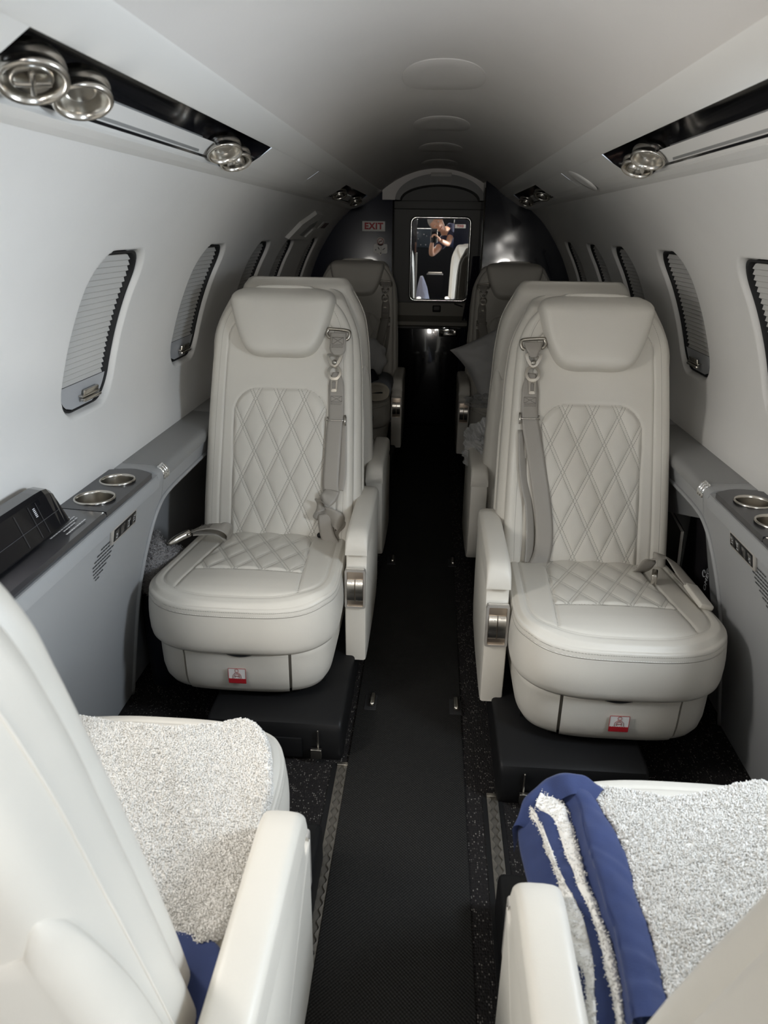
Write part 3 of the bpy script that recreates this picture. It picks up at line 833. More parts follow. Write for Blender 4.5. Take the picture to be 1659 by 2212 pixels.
def backrest_mesh():
    ss = np.concatenate([np.linspace(-.055, .70, 190), np.linspace(.705, .73, 8)])
    nx = 150; rr = .022
    rings, sm, stt, qu, qv, qi = [], [], [], [], [], []
    for s_ in ss:
        w = float(BW(s_)); xs = np.linspace(-(w - rr), w - rr, nx)
        d1 = sd_rbox(xs, s_, 0, -.2, .134, .638, .075)
        d2 = sd_rbox(xs, s_, 0, -.2, max(.10, float(BW(min(s_, .56))) - .047), .845, .07)
        d = np.minimum(np.abs(d1), np.abs(d2))
        u, v = lattice(xs, s_ - .33); u += .5; v += .5
        inside = sstep(0, .012, -d1)
        off = .010 * (1 - (xs / w) ** 2) + .006 * sstep(.55, 1, np.abs(xs) / w) * sstep(.6, .3, s_) + inside * (.0042 * puff(u, v) + .002) - .0026 * np.exp(-(d / .0032) ** 2)
        if s_ < .02: off -= .03 * ((.02 - s_) / .075) ** 2
        front = bp(xs, s_, off)
        a = np.linspace(0, PI / 2, 7)[1:]
        o_end = off[-1]
        rx = (w - rr) + rr * np.sin(a); ro = o_end - rr * (1 - np.cos(a))
        right = bp(rx, s_, ro); left = bp(-rx[::-1], s_, (off[0] - rr * (1 - np.cos(a)))[::-1])
        br = bp(np.array([w - .002, w * .9]), s_, np.array([-.050, -.062])); bl = bp(np.array([-w * .9, -w + .002]), s_, np.array([-.062, -.050]))
        rings.append(np.concatenate([front, right, br, bl, left]))
        ne = len(right) * 2 + 4
        sm.append(np.concatenate([d, np.full(ne, .05)])); 
        ed = np.concatenate([np.abs(xs - (w - .004)), ]) * 0 + np.minimum(np.abs(np.abs(xs) - (w - rr)), .05)
        stt.append(np.concatenate([np.minimum(ed, np.where(np.abs(d2) < .02, 1.0, 1.0)), np.full(ne, .05)]))
        qu.append(np.concatenate([u, np.full(ne, .5)])); qv.append(np.concatenate([v, np.full(ne, .5)])); qi.append(np.concatenate([-d1 - .001, np.full(ne, -1)]))
    V, F = loft(rings)
    C = lambda l: np.concatenate(l)
    return V, F, dict(seam=C(sm), stitch=C(stt), qu=C(qu), qv=C(qv), qin=C(qi))

def headrest_mesh():
    o = [(0, .524), (.048, .5235), (.078, .529), (.099, .543), (.116, .570), (.131, .608), (.143, .65), (.149, .682), (.148, .702), (.138, .718), (.116, .727), (.07, .732), (0, .734)]
    o = o + [(-x, s_) for x, s_ in o[-2:0:-1]]
    O = smooth_path(np.array(o), 120, True); c = np.array([0, .632])
    rings = []
    for k, off in ((.90, -.055), (.97, -.045), (.995, -.02), (1.0, .004), (.998, .014), (.985, .026), (.965, .0345), (.94, .0405), (.90, .0455), (.82, .0495), (.7, .0525), (.55, .0545), (.4, .0555), (.25, .056), (.1, .056), (.01, .056)):
        P = c + (O - c) * k
        drop = -.045 * sstep(.675, .738, P[:, 1])                      # top rolls backwards
        drop = drop + .006 * sstep(.60, .53, P[:, 1])
        rings.append(bp(P[:, 0], P[:, 1], off + drop))
    V, F = loft(rings, False, True); return V, F

def shell_mesh():
    ss = np.concatenate([np.linspace(-.16, .70, 44), np.linspace(.705, .743, 10)]); rings = []
    for s_ in ss:
        w = float(SW(s_)); dep = .115 + .03 * sstep(.3, -.1, s_)
        top = sstep(.695, .743, s_)
        f = -.030 - .035 * top; b = -.030 - dep + .025 * top ** 2
        r = .028
        pts = []
        for (cx, co, a0) in ((w - r, f - r, PI / 2), (w - r, b + r * 1.2, 0)):
            for a in np.linspace(a0, a0 - PI / 2, 7): pts.append((cx + r * math.cos(a), co + r * math.sin(a) * (1.2 if a0 == 0 else 1)))
        pts += [(w * .55, b - .012), (0, b - .016)]
        half = pts; wl = min(w, .216) / w; full = [(0, f)] + half + [(-x * wl, o) for x, o in half[-2::-1]]
        P = np.array(full); rings.append(bp(P[:, 0], s_, P[:, 1]))
    return loft(rings)
def shell_seam_paths():
    """piping where the two halves of the back shell meet"""
    out = []
    for sg in (-1, 1):
        out.append(np.array([bp(sg * ((SW(s_) if sg > 0 else min(float(SW(s_)), .218)) + .0006), s_, -.085 - .03 * sstep(.70, .752, s_) * .5) for s_ in np.linspace(-.14, .70, 50)]))
    return out

def dplan(n, hw, front=0.0, back=.50, nexp=3.0, depth=.17):
    """D-shaped plan: straight sides, rounded front"""
    t = np.linspace(-PI / 2, PI / 2, n); c, s_ = np.cos(t), np.sin(t)
    x = hw * np.sign(s_) * np.abs(s_) ** (2 / nexp); y = front + depth - depth * np.abs(c) ** (2 / nexp)
    return x, y

def cushion_mesh():
    hw = .232; n1 = 110
    x, y = dplan(n1, hw, 0, .5, 3.1, .17)
    nb = 24; side = np.linspace(.17, .50, nb + 1)[1:]
    X = np.concatenate([x, np.full(nb, hw) - .012 * ((side - .17) / .33), np.linspace(hw - .02, -(hw - .02), 30), np.full(nb, -hw) + .012 * ((side[::-1] - .17) / .33)])
    Y = np.concatenate([y, side, np.full(30, .505), side[::-1]])
    c = np.array([0, .27]); O = np.stack([X, Y], -1)
    ztop = lambda x_, y_: .392 - .085 * np.maximum(y_ - .05, 0) - .012 * sstep(.07, 0, y_)
    rings, sm, stt, qu, qv, qi = [], [], [], [], [], []
    for k in np.concatenate([np.linspace(.004, .93, 78), np.linspace(.935, .975, 7)]):
        P = c + (O - c) * k; px, py = P[:, 0], P[:, 1]
        dist = (1 - k) * np.hypot(*(O - c).T) * np.where(np.abs(O[:, 1] - .505) < 1e-6, 9, 1)
        dist = np.minimum((1 - k) * .24, 1)
        inner = np.abs(dist - .033)
        e = np.abs(px) - (.152 - .075 * py)                       # slanting seams of the centre panel
        cross = np.abs(py - .172)
        incentre = (e < 0) & (dist > .033)
        d = np.minimum(inner, np.where(dist > .033, np.abs(e), 1)); d = np.minimum(d, np.where(incentre, cross, 1))
        qd = np.minimum(-e, py - .172); u, v = lattice(px, py - .17); u = px / PX + (py - .17) / .135 + .5; v = px / PX - (py - .17) / .135 + .5
        inside = sstep(0, .010, qd)
        crown = .012 * (1 - (px / hw) ** 2) * sstep(0, .12, py) * 1.0
        edge = -.010 * sstep(.93, .985, k)
        z = ztop(px, py) + crown + edge + inside * (.0042 * puff(u, v)) - .0032 * np.exp(-(d / .004) ** 2) + .0015
        rings.append(np.stack([px, py, z], -1)); sm.append(d); stt.append(np.full(len(px), .05)); qu.append(u); qv.append(v); qi.append(qd - .0005)
    n = len(X)
    zt0 = ztop(X, Y)
    # side wall: offset, drop, seam dist, stitch dist
    prof = [(.988, -.006, .02, .012), (.996, -.012, .010, .006), (1.0, -.019, .004, .0), (1.004, -.025, .0, .006), (1.006, -.031, .006, .012), (1.012, -.045, .02, .02), (1.018, -.065, .05, .05), (1.020, -.085, .05, .05), (1.016, -.112, .05, .05), (1.006, -.127, .05, .05), (.985, -.136, .05, .05), (.95, -.138, .05, .05)]
    for k, dz, a, b in prof:
        P = c + (O - c) * k
        zz = zt0 + dz if dz > -.05 else zt0 + dz + (.392 - zt0) * (-dz / .133) * .6
        rings.append(np.stack([P[:, 0], P[:, 1], zz], -1)); sm.append(np.full(n, a)); stt.append(np.full(n, b)); qu.append(np.full(n, .5)); qv.append(np.full(n, .5)); qi.append(np.full(n, -1.))
    V, F = loft(rings, True, True, flip=False)
    C = lambda l: np.concatenate(l)
    V[:, 0] -= .012
    return V, F, dict(seam=C(sm), stitch=C(stt), qu=C(qu), qv=C(qv), qin=C(qi))

def fairing_sections():
    """lower fairing: left corner, drawer front, right corner, as thick shells"""
    hw = .220; x, y = dplan(160, hw, .012, .5, 3.3, .16)
    X = np.concatenate([[-hw, -hw], x, [hw, hw]]); Y = np.concatenate([[.42, .30], y, [.30, .42]])
    X[0] = X[1] = -hw; X[-1] = X[-2] = hw
    prof = [(.040, .262), (.006, .258), (0.0, .248), (.0015, .235), (.002, .205), (.003, .175), (.008, .150), (.018, .133), (.034, .123), (.060, .119)]
    P = np.stack([X, Y], -1); T = np.gradient(P, axis=0); T /= np.linalg.norm(T, axis=1)[:, None] + 1e-9; N = np.stack([-T[:, 1], T[:, 0]], -1)   # inward
    def sec(mask, grow=0.0, ztop=None, side_edge=True):
        idx = np.where(mask)[0]; pr = [(o, z) for o, z in prof]
        if ztop is not None: pr = [(.030, ztop), (.004, ztop), (-.0005, ztop - .004)] + [p for p in prof if p[1] < ztop - .008]
        cols = []
        for i in idx:
            col = [(P[i] + N[i] * (o - grow)).tolist() + [z] for o, z in pr]
            cols.append(col)
        # close the ends inwards for thickness
        first = [(P[idx[0]] + N[idx[0]] * (.03)).tolist() + [z] for o, z in pr]; last = [(P[idx[-1]] + N[idx[-1]] * .03).tolist() + [z] for o, z in pr]
        rows = [first] + cols + [last]
        V = np.array(rows).reshape(-1, 3); V[:, 0] -= .010; F = gridF(len(rows), len(pr), flip=True)
        return V, F
    dm = .128
    L = sec(X < -dm - .003); R = sec(X > dm + .003); D = sec(np.abs(X) < dm - .002, .003, .250)
    core = sec(np.abs(X) < dm + .03, -.010, .262)
    top = sec(np.abs(X) < dm + .004, -.002, None)
    return L, D, R, core

def seat(flip, name_root, label, loc, rotz, group):
    root = thing('passenger_seat', label, 'seat', loc, rotz, group)
    f = -1.0 if flip else 1.0
    def put(name, V, F, m, parent=root, smooth=True, attrs=None, ang=None):
        V = np.array(V, float); V[:, 0] *= f
        F = [list(q)[::-1] for q in F] if flip else F
        o = add(name, V, F, m, parent, smooth, attrs)
        if ang: o.data.set_sharp_from_angle(angle=math.radians(ang))
        return o
    V, F, A = cushion_mesh(); put('seat_cushion', V, F, M_stitched, attrs=A)
    L, D, R, core = fairing_sections()
    put('base_fairing', *L, M_leather, ang=50); put('base_fairing', *R, M_leather, ang=50); put('fairing_core', *core, M_leather_in)
    dr = put('drawer', *D, M_leather, ang=50)
    # life vest sticker on the drawer
    yf = .0075; zc = .196
    st = put('life_vest_sticker', *rrect3((-.008, zc - .006), .043, .040, .005, lambda x, z: (x, yf + .0 - .0015, z)), M_white, dr)
    st['label'] = 'red and white life vest sticker'
    ln = []
    def rect(x0, x1, z0, z1, d=.0022): return [(x0, yf - d, z0), (x1, yf - d, z0), (x1, yf - d, z1), (x0, yf - d, z1)]
    V, Fq = [], []
    x0, x1 = -.0285, .0125; zb = zc - .025
    wav = np.linspace(x0, x1, 17)
    for i in range(16):
        a, b = wav[i], wav[i + 1]; za = zb + .0115 + (.0012 if i % 2 else 0); zb2 = zb + .0115 + (0 if i % 2 else .0012)
        o = len(V); V += [(a, yf - .0022, zb), (b, yf - .0022, zb), (b, yf - .0022, zb2), (a, yf - .0022, za)]; Fq.append([o, o + 1, o + 2, o + 3])
    put('sticker_waves', V, Fq, M_red, st, False)
    xc, zz = -.008, zc + .001
    fig = [tubeVF([(xc + .004 * math.cos(t), yf - .0022, zz + .0085 + .0045 * math.sin(t)) for t in np.linspace(0, 2 * PI, 18)], .0005, 5),
           tubeVF([(xc + x, yf - .0022, zz + z) for x, z in ((-.010, -.013), (-.0095, -.004), (-.006, 0), (-.002, .003), (0, .0015), (.002, .003), (.006, 0), (.0095, -.004), (.010, -.013))], .0005, 5),
           tubeVF([(xc + x, yf - .0022, zz + z) for x, z in ((-.005, -.012), (-.005, -.003), (0, 0), (.005, -.003), (.005, -.012))], .0005, 5),
           tubeVF([(xc + x, yf - .0022, zz + z) for x, z in ((-.006, -.007), (.006, -.007))], .0007, 5)]
    V, Fq = merge(*fig); put('sticker_figure', V, Fq, M_redline, st)
    ol = [(x0 - .001 + .002, zb - .001), (x1, zb - .001), (x1 + .0005, zb), (x1 + .0005, zb + .0395), (x1, zb + .040), (x0, zb + .040), (x0 - .0005, zb + .0395), (x0 - .0005, zb)]
    V, Fq = tubeVF([(x, yf - .0018, z) for x, z in ol] + [(ol[0][0], yf - .0018, ol[0][1])], .0006, 5); put('sticker_border', V, Fq, M_red, st)
    # pull notch of the drawer
    V, Fq = [], []
    n = 13; xs = np.linspace(-.03, .03, n)
    for x in xs: V += [(x, .0075 - .0012, .2495), (x, .0075 - .0016, .2490 - .0052 * math.cos(x / .03 * PI / 2))]
    put('drawer_notch', V, [[2 * i, 2 * i + 1, 2 * i + 3, 2 * i + 2] for i in range(n - 1)], M_dark, dr, False)
    # pedestal and black floor plinth
    bm = bmesh.new(); box_bm(bm, (.02 * f, .30, .119), (.34, .36, .022), .004, 2); from_bm('pedestal', bm, M_blackpl, root, True)
    px0, px1 = -.075, .250
    poly = [(-.045, 0), (-.052, .02), (-.050, .085), (-.043, .100), (-.028, .108), (.52, .110), (.60, .100), (.62, .02), (.62, 0)]
    bm = bmesh.new(); prism_bm(bm, poly, 'x', px0 * f, px1 * f, .010, 3); pli = from_bm('plinth', bm, M_blackpl, root, True)
    bm = bmesh.new(); box_bm(bm, (.06 * f, -.0545, .040), (.19, .006, .055), .003, 2); from_bm('plinth_panel', bm, M_blackpl, pli, True)
    lx = .190
    o = rbox('release_latch', (lx * f, -.061, .030), (.026, .010, .026), M_nickeldk, .0015, pli); o['label'] = 'metal release latch'
    rbox('latch_spring', ((lx + .004) * f, -.054, .066), (.004, .006, .050), M_nickeldk, .0015, o)
    # back
    V, F, A = backrest_mesh(); put('backrest', V, F, M_stitched, attrs=A)
    V, F = headrest_mesh(); put('headrest', V, F, M_leather)
    V, F = shell_mesh(); sh = put('back_shell', V, F, M_leather, ang=60)
    V, F = merge(*[tubeVF(p, .0014, 6) for p in shell_seam_paths()]); put('shell_piping', V, F, M_leather, sh)
    # rear cover with its arched upper edge
    rows = []
    for q in np.concatenate([np.linspace(-3, -2.01, 12), np.linspace(-2, -1.01, 14), np.linspace(-1, 1, 40), np.linspace(1.01, 2, 14), np.linspace(2.01, 3, 12)]):
        aq = abs(q); kx = 1.0 if q > 0 else .216 / .238
        st_ = .398 + .050 * math.exp(-((aq - 1.45) / .42) ** 2) - .34 * float(sstep(1.75, 2.75, aq)) - .25 * float(sstep(2.6, 3.0, aq))
        row = []
        for ds, lift in ((.005, .006), (.001, .001), (-.005, -.002), (-.03, -.003), (-.10, -.003), (-.20, -.003), (-.32, -.003), (-.45, -.003), (-.62, -.003)):
            s__ = max(st_ + ds, -.16); w = float(SW(s__)); b_ = -.145 - .03 * float(sstep(.3, -.1, s__)); r = .028
            if aq <= 1: x_ = aq * (w - r); o_ = b_ - .0130 * (1 - aq ** 2); nx_, no_ = 0, 1
            elif aq <= 2: t_ = (aq - 1) * PI / 2; x_ = w - r + r * math.sin(t_); o_ = b_ + r * 1.2 * (1 - math.cos(t_)); nx_, no_ = math.sin(t_), math.cos(t_)
            else: x_ = w; o_ = b_ + r * 1.2 + (aq - 2) * (.06); nx_, no_ = 1, 0
            row.append(bp(math.copysign(x_ * kx - nx_ * lift, q), s__, o_ + no_ * lift))
        rows.append(np.array(row))
    V = np.concatenate(rows); put('rear_cover', V, gridF(len(rows), 9), M_leather, sh, ang=60)
    # hinge brackets between cushion and back
    rboxes('hinge_bracket', [((x, .438, .352), (.022, .03, .016), .003) for x in (-.155 * f, .155 * f)], M_leather, root)
    # armrest on the aisle side: slanting side plates, pad and control panel
    a0, a1 = .224, .280
    side = [(.2405, .374), (.2465, .366), (.253, .360), (.260, .3575), (.268, .361), (.2735, .369), (.276, .382), (.277, .402), (.645, .425), (.660, .40), (.658, .26), (.640, .155), (.60, .112), (.48, .094), (.30, .090), (.242, .096)]
    bm = bmesh.new(); prism_bm(bm, side, 'x', a0, a1, .006, 2)
    for v in bm.verts: v.co.x *= f
    arm = from_bm('armrest', bm, M_leather, root, True)
    # pad: rounded top, waterfall front
    ys = np.array([.262, .2645, .271, .282, .298, .325, .39, .50, .60, .640, .655, .662]); zt = np.array([.408, .424, .440, .4515, .458, .4605, .4615, .462, .462, .458, .448, .430]); rings = []
    for y, z in zip(ys, zt):
        zb = .400; h = z - zb; w = (a1 - a0) / 2 + .001; cx = (a0 + a1) / 2; pts = []
        r = min(.014, h * .9)
        pts += [(cx - w, zb), (cx + w, zb)]
        for a in np.linspace(0, PI / 2, 6): pts.append((cx + w - r + r * math.cos(a), z - r + r * math.sin(a)))
        pts += [(cx + w * .3, z + .0008), (cx - w * .3, z + .0008)]
        for a in np.linspace(PI / 2, PI, 6): pts.append((cx - w + r + r * math.cos(a), z - r + r * math.sin(a)))
        P = np.array(pts); rings.append(np.stack([P[:, 0], np.full(len(P), y), P[:, 1]], -1))
    V, F = loft(rings); put('arm_pad', V, F, M_leather, arm, ang=60)
    V, F = tubeVF([((a1 - .003), y, .4045 + .0) for y in np.linspace(.275, .65, 20)], .0013, 6); put('pad_piping', V, F, M_leather, arm)
    V, F = tubeVF([((a1 - .0015) + .0, y, .4445) for y in np.linspace(.285, .645, 90)], .0009, 5)
    put('pad_stitching', V, F, M_thread, arm)
    # metal control panel on the front
    cx = (a0 + a1) / 2
    fr = put('control_panel', *frame_box(cx, .2375, .316, .054, .112, .0055, .010), mat('satin_nickel_rim', (.58, .55, .51), .40, .6), arm, ang=40)
    rbox('panel_face', (cx * f, .2395, .316), (.046, .006, .102), mat('rose_nickel', (.60, .50, .41), .34, 1.0), .001, fr)
    for q in (-1, 1):
        rows = []
        for i, t in enumerate(np.linspace(-1, 1, 13)):
            z = .313 + t * .031; yb = .236 - .0085 * (1 - t * t) ** .8 - .002
            rows.append([(cx + q * .0108 - .0096, .239, z), (cx + q * .0108 - .0096, yb, z), (cx + q * .0108 + .0096, yb, z), (cx + q * .0108 + .0096, .239, z)])
        V = np.array(rows).reshape(-1, 3); F = [list(x) for x in gridF(13, 4)] + [[0, 1, 2, 3][::-1], [48, 49, 50, 51]]
        put('rocker_switch', V, F, M_steel, fr, ang=30)
    mk = []
    for (dx, dz, w, h) in ((.0108, .0, .001, .003), (.0108, .008, .001, .003), (.0068, .004, .003, .001), (.0148, .004, .003, .001), (-.0125, .008, .010, .0009), (-.0085, .0045, .0009, .006)):
        mk.append(((f * (cx + dx), .2295 + .0009 * (0 if dz < .005 else .6), .331 + dz), (w, .0016, h), 0))
    rboxes('switch_marks', mk, M_white, fr, r=0)
    return root

def rrect3(c, w, h, r, fn, n=6):
    pts = []
    for sx, sz, a0 in ((1, 1, 0), (-1, 1, PI / 2), (-1, -1, PI), (1, -1, 1.5 * PI)):
        for a in np.linspace(a0, a0 + PI / 2, n): pts.append((c[0] + sx * (w / 2 - r) + r * math.cos(a), c[1] + sz * (h / 2 - r) + r * math.sin(a)))
    return np.array([fn(x, z) for x, z in pts]), [list(range(len(pts)))]
def frame_box(cx, y, cz, w, h, t, d):
    """hollow rectangular frame standing proud of the arm's front face"""
    def rr(w_, h_, r): return rrect3((cx, cz), w_, h_, r, lambda x, z: (x, 0, z), 5)[0]
    o, i = rr(w, h, .006), rr(w - 2 * t, h - 2 * t, .003); rings = []
    for P, yy in ((o, y + d), (o, y - .003), (o * [1, 1, 1], y - .005), (i, y - .005), (i, y + .004)):
        Q = P.copy(); Q[:, 1] = yy; rings.append(Q)
    return loft(rings, False, False)

# ------------------------------------------------------------------ belts
def back_frame(flip): return -1.0 if flip else 1.0
def belt_set(seat_root, flip, style, sx=1.0):
    f = -1.0 if flip else 1.0
    def put(name, V, F, m, parent, smooth=True, ang=None):
        V = np.array(V, float); V[:, 0] *= f
        o = add(name, V, [list(q)[::-1] for q in F] if flip else F, m, parent, smooth)
        if ang: o.data.set_sharp_from_angle(angle=math.radians(ang))
        return o
    def P(x, s_, o=.012): return bp(x, s_, o + .004)
    X0 = .163
    belt = seat_root
    # D-shaped guide at the shoulder
    loop = smooth_path(np.array([(X0 - .030, .603), (X0 - .033, .594), (X0 - .027, .584), (X0 - .022, .582)][::-1] + [(X0 - .026, .607), (X0 + .024, .603), (X0 + .032, .594), (X0 + .028, .581), (X0 + .022, .577)]), 50)
    V, F = tubeVF(np.array([P(x, s_, .012) for x, s_ in loop]), .0048, 10); put('belt_guide', V, F, M_buckle, belt)
    if style == 'left':
        pts = [(X0 + .001, .598), (X0 + .001, .57), (X0, .55), (X0 - .002, .535)]; wid = [.044, .046, .046, .026]
        pu = [(X0 + .000, .596), (X0, .555), (X0 - .002, .532)]
    else:
        pu = [(X0 + .000, .596), (X0 - .001, .575), (X0 - .002, .556)]
    n = 26; pth = smooth_path(np.array(pu), n)
    if style == 'left': w = np.interp(np.linspace(0, 1, n), [0, .62, .80, 1], [.044, .046, .040, .020])
    else: w = np.interp(np.linspace(0, 1, n), [0, .35, .75, 1], [.048, .042, .026, .018])
    V, F = ribbonVF(np.array([P(x, s_, .015 + .004 * math.sin(i / n * PI)) for i, (x, s_) in enumerate(pth)]), np.tile([1.0, 0, 0], (n, 1)), w, .0028); up = put('shoulder_strap', V, F, M_web, belt)
    cs = .522 if style == 'left' else .552
    dx = -.006 if style == 'left' else 0.0
    xc = X0 - .002 + dx
    # triangular strap end fitting, hex link and tongue
    def flat(out, inn, name, o0, o1, m=M_buckle):
        a = np.array(out); b = np.array(inn)
        rings = [P(a[:, 0], a[:, 1], o0), P(a[:, 0], a[:, 1], o1), P(b[:, 0], b[:, 1], o1 + .0008), P(b[:, 0], b[:, 1], o0)]
        V, F = loft(rings, False, False); return V, F
    k = 32; th = np.linspace(0, 2 * PI, k, endpoint=False)
    def poly_at(pts): return smooth_path(np.array(pts), k, True)
    tri_o = poly_at([(xc - .022, cs + .012), (xc - .013, cs - .014), (xc, cs - .022), (xc + .013, cs - .014), (xc + .022, cs + .012), (xc, cs + .014)])
    tri_i = poly_at([(xc - .014, cs + .006), (xc - .007, cs - .008), (xc, cs - .012), (xc + .007, cs - .008), (xc + .014, cs + .006), (xc, cs + .007)])
    V, F = flat(tri_o, tri_i, 'strap_end', .010, .017); bu = put('belt_buckle', V, F, M_steel if style == 'right' else M_buckle, belt, ang=40)
    V, F = latheVF([(.0001, .004), (.006, .0035), (.0072, 0), (.0072, -.006)], 20, ax=np.array([[1, 0, 0], [0, EU[1], EN[1]], [0, EU[2], EN[2]]])); V = V + P(xc, cs - .010, .018); put('buckle_stud', V, F, M_nickeldk, bu)
    hs = cs - .038
    hx_o = poly_at([(xc - .010, hs + .020), (xc - .020, hs + .006), (xc - .019, hs - .008), (xc - .009, hs - .020), (xc + .009, hs - .020), (xc + .019, hs - .008), (xc + .020, hs + .006), (xc + .010, hs + .020)])
    hx_i = poly_at([(xc - .007, hs + .013), (xc - .013, hs + .004), (xc - .0125, hs - .005), (xc - .006, hs - .0135), (xc + .006, hs - .0135), (xc + .0125, hs - .005), (xc + .013, hs + .004), (xc + .007, hs + .013)])
    V, F = flat(hx_o, hx_i, 'hex', .008, .0125); put('buckle_link', V, F, M_buckle, bu, ang=40)
    ts = hs - .036
    tg_o = poly_at([(xc - .0095, ts + .022), (xc - .0095, ts), (xc - .009, ts - .014), (xc - .006, ts - .018), (xc + .006, ts - .018), (xc + .009, ts - .014), (xc + .0095, ts), (xc + .0095, ts + .022)])
    tg_i = poly_at([(xc - .0045, ts + .010), (xc - .0045, ts), (xc - .0045, ts - .008), (xc - .0035, ts - .010), (xc + .0035, ts - .010), (xc + .0045, ts - .008), (xc + .0045, ts), (xc + .0045, ts + .010)])
    V, F = flat(tg_o, tg_i, 'tongue', .008, .011); put('buckle_tongue', V, F, M_buckle, bu, ang=40)
    # lower webbing hanging from the link
    if style == 'left':
        path = [(X0 - .003, hs + .002, .006), (X0 - .002, hs - .03, .007), (X0, .40, .007), (X0 + .001, .355, .010), (X0 - .003, .33, .010), (X0 - .006, .25, .012), (X0 - .008, .17, .014), (X0 - .004, .142, .016)]
        wp = np.interp(np.linspace(0, 1, 70), [0, .05, .16, 1], [.020, .030, .045, .046])
    else:
        path = [(X0 - .001, hs + .002, .006), (X0 + .002, hs - .03, .007), (X0 + .002, .43, .007), (X0 + .001, .40, .010), (X0 - .004, .37, .010), (X0 - .024, .27, .010), (X0 - .043, .16, .011), (X0 - .050, .09, .012), (X0 - .046, .035, .014), (X0 - .030, -.005, .020)]
        wp = np.interp(np.linspace(0, 1, 70), [0, .05, .14, 1], [.020, .030, .045, .047])
    pth = smooth_path(np.array(path), 70)
    C = np.array([P(*q) for q in pth]); W = np.tile([1.0, 0, 0], (70, 1))
    if style == 'left': W = np.array([[1, .0, 0] for q in pth], float)
    V, F = ribbonVF(C, W, wp, .0026); lower = put('lap_strap', V, F, M_web, belt)
    # second layer of webbing behind
    if style == 'left':
        pth2 = smooth_path(np.array([(X0 + .012, .36, .005), (X0 + .014, .28, .006), (X0 + .016, .20, .008), (X0 + .010, .150, .012)]), 30)
        V, F = ribbonVF(np.array([P(*q) for q in pth2]), np.tile([1, -.3, .0], (30, 1)).astype(float), .040, .0026); put('lap_strap', V, F, M_web, belt)
        # twisted loop
        q = [(X0 - .002, .150, .016), (X0 - .010, .128, .030), (X0 - .034, .108, .036), (X0 - .044, .092, .026), (X0 - .034, .083, .018), (X0 - .010, .080, .022), (X0 + .016, .066, .030), (X0 + .026, .050, .020), (X0 + .020, .040, .010), (X0 + .000, .022, .010), (X0 - .004, .000, .016), (X0 + .004, -.016, .030)]
        wd = np.array([[1, 0, 0], [.9, .0, -.5], [.45, .2, .85], [.2, .5, .8], [.2, .2, .9], [.3, -.1, .95], [.4, .3, .8], [.3, .6, .6], [.6, .5, -.5], [1, 0, .2], [1, 0, 0], [1, 0, 0]], float)
        pth3 = smooth_path(np.array(q), 90); wd3 = smooth_path(wd, 90)
        V, F = ribbonVF(np.array([P(*a) for a in pth3]), wd3, .044, .0026); put('twisted_strap', V, F, M_web, belt)
        q = [(X0 - .022, .082, .020), (X0 - .018, .050, .024), (X0 - .008, .015, .028), (X0 + .010, -.012, .036)]
        pth4 = smooth_path(np.array(q), 30); V, F = ribbonVF(np.array([P(*a) for a in pth4]), np.tile([1, 0, 0.1], (30, 1)).astype(float), .040, .0026); put('lap_strap', V, F, M_web, belt)
        V, F = latheVF([(.0001, .004), (.006, .003), (.0075, 0), (.0075, -.004)], 20, ax=np.array([[1, 0, 0], [0, EU[1], EN[1]], [0, EU[2], EN[2]]])); Vb = V + P(X0 - .034, .020, .022); put('strap_snap', Vb, F, M_blackpl, belt)
        Vb = V + P(X0 + .014, -.016, .044); put('strap_snap', Vb, F, M_blackpl, belt)
        adj = (.352, X0 + .001, 1)
    else:
        pth2 = smooth_path(np.array([(X0 + .018, .365, .004), (X0 + .010, .25, .005), (X0 - .010, .15, .007), (X0 - .014, .06, .010), (X0 - .012, .01, .014)]), 40)
        V, F = ribbonVF(np.array([P(*q) for q in pth2]), np.tile([1, -.6, .0], (40, 1)).astype(float), .030, .0026); put('lap_strap', V, F, M_web, belt)
        q = [(X0 - .034, -.004, .022), (X0 - .020, -.016, .028), (X0 + .01, -.010, .030), (X0 + .05, -.012, .020)]
        pth3 = smooth_path(np.array(q), 40); V, F = ribbonVF(np.array([P(*a) for a in pth3]), np.tile([0, -.6, .5], (40, 1)).astype(float), .034, .0026); put('twisted_strap', V, F, M_web, belt)
        adj = (.398, X0 + .001, -1)
    s0, xa, sd = adj
    V, F = tubeVF(np.array([P(xa + dx_, s0 + ds, .013) for dx_, ds in ((-.025, -.003), (-.010, -.0035), (.010, -.0035), (.025, -.003))]), .0022, 8); V2, F2 = tubeVF(np.array([P(xa + .026, s0 + .012, .012), P(xa + .026, s0 - .018, .014)]), .0030, 8); V3, F3 = tubeVF(np.array([P(xa - .025, s0 + .006, .009), P(xa - .025, s0 - .006, .011)]), .0024, 8)
    V, F = merge((V, F), (V2, F2), (V3, F3)); put('strap_adjuster', V, F, M_steel, belt)
    # box stitching on the webbing
    def stitch_box(xc_, s1, s0_, w_, o, parent):
        segs = [((-1, s1), (1, s1)), ((-1, s0_), (1, s0_)), ((-1, s1), (1, s0_)), ((1, s1), (-1, s0_)), ((-1, s1), (-1, s0_)), ((1, s1), (1, s0_)), ((-1, s0_ - .004), (1, s0_ - .004)), ((-1, s0_ - .008), (1, s0_ - .008))]
        VF = []
        for (a, sa), (b, sb) in segs:
            m_ = 9
            for i in range(m_):
                t0, t1 = i / m_, (i + .62) / m_
                VF.append(tubeVF([P(xc_ + w_ * (a + (b - a) * t0), sa + (sb - sa) * t0, o), P(xc_ + w_ * (a + (b - a) * t1), sa + (sb - sa) * t1, o)], .0007, 4))
        V, F = merge(*VF); put('strap_stitching', V, F, M_thread, parent)
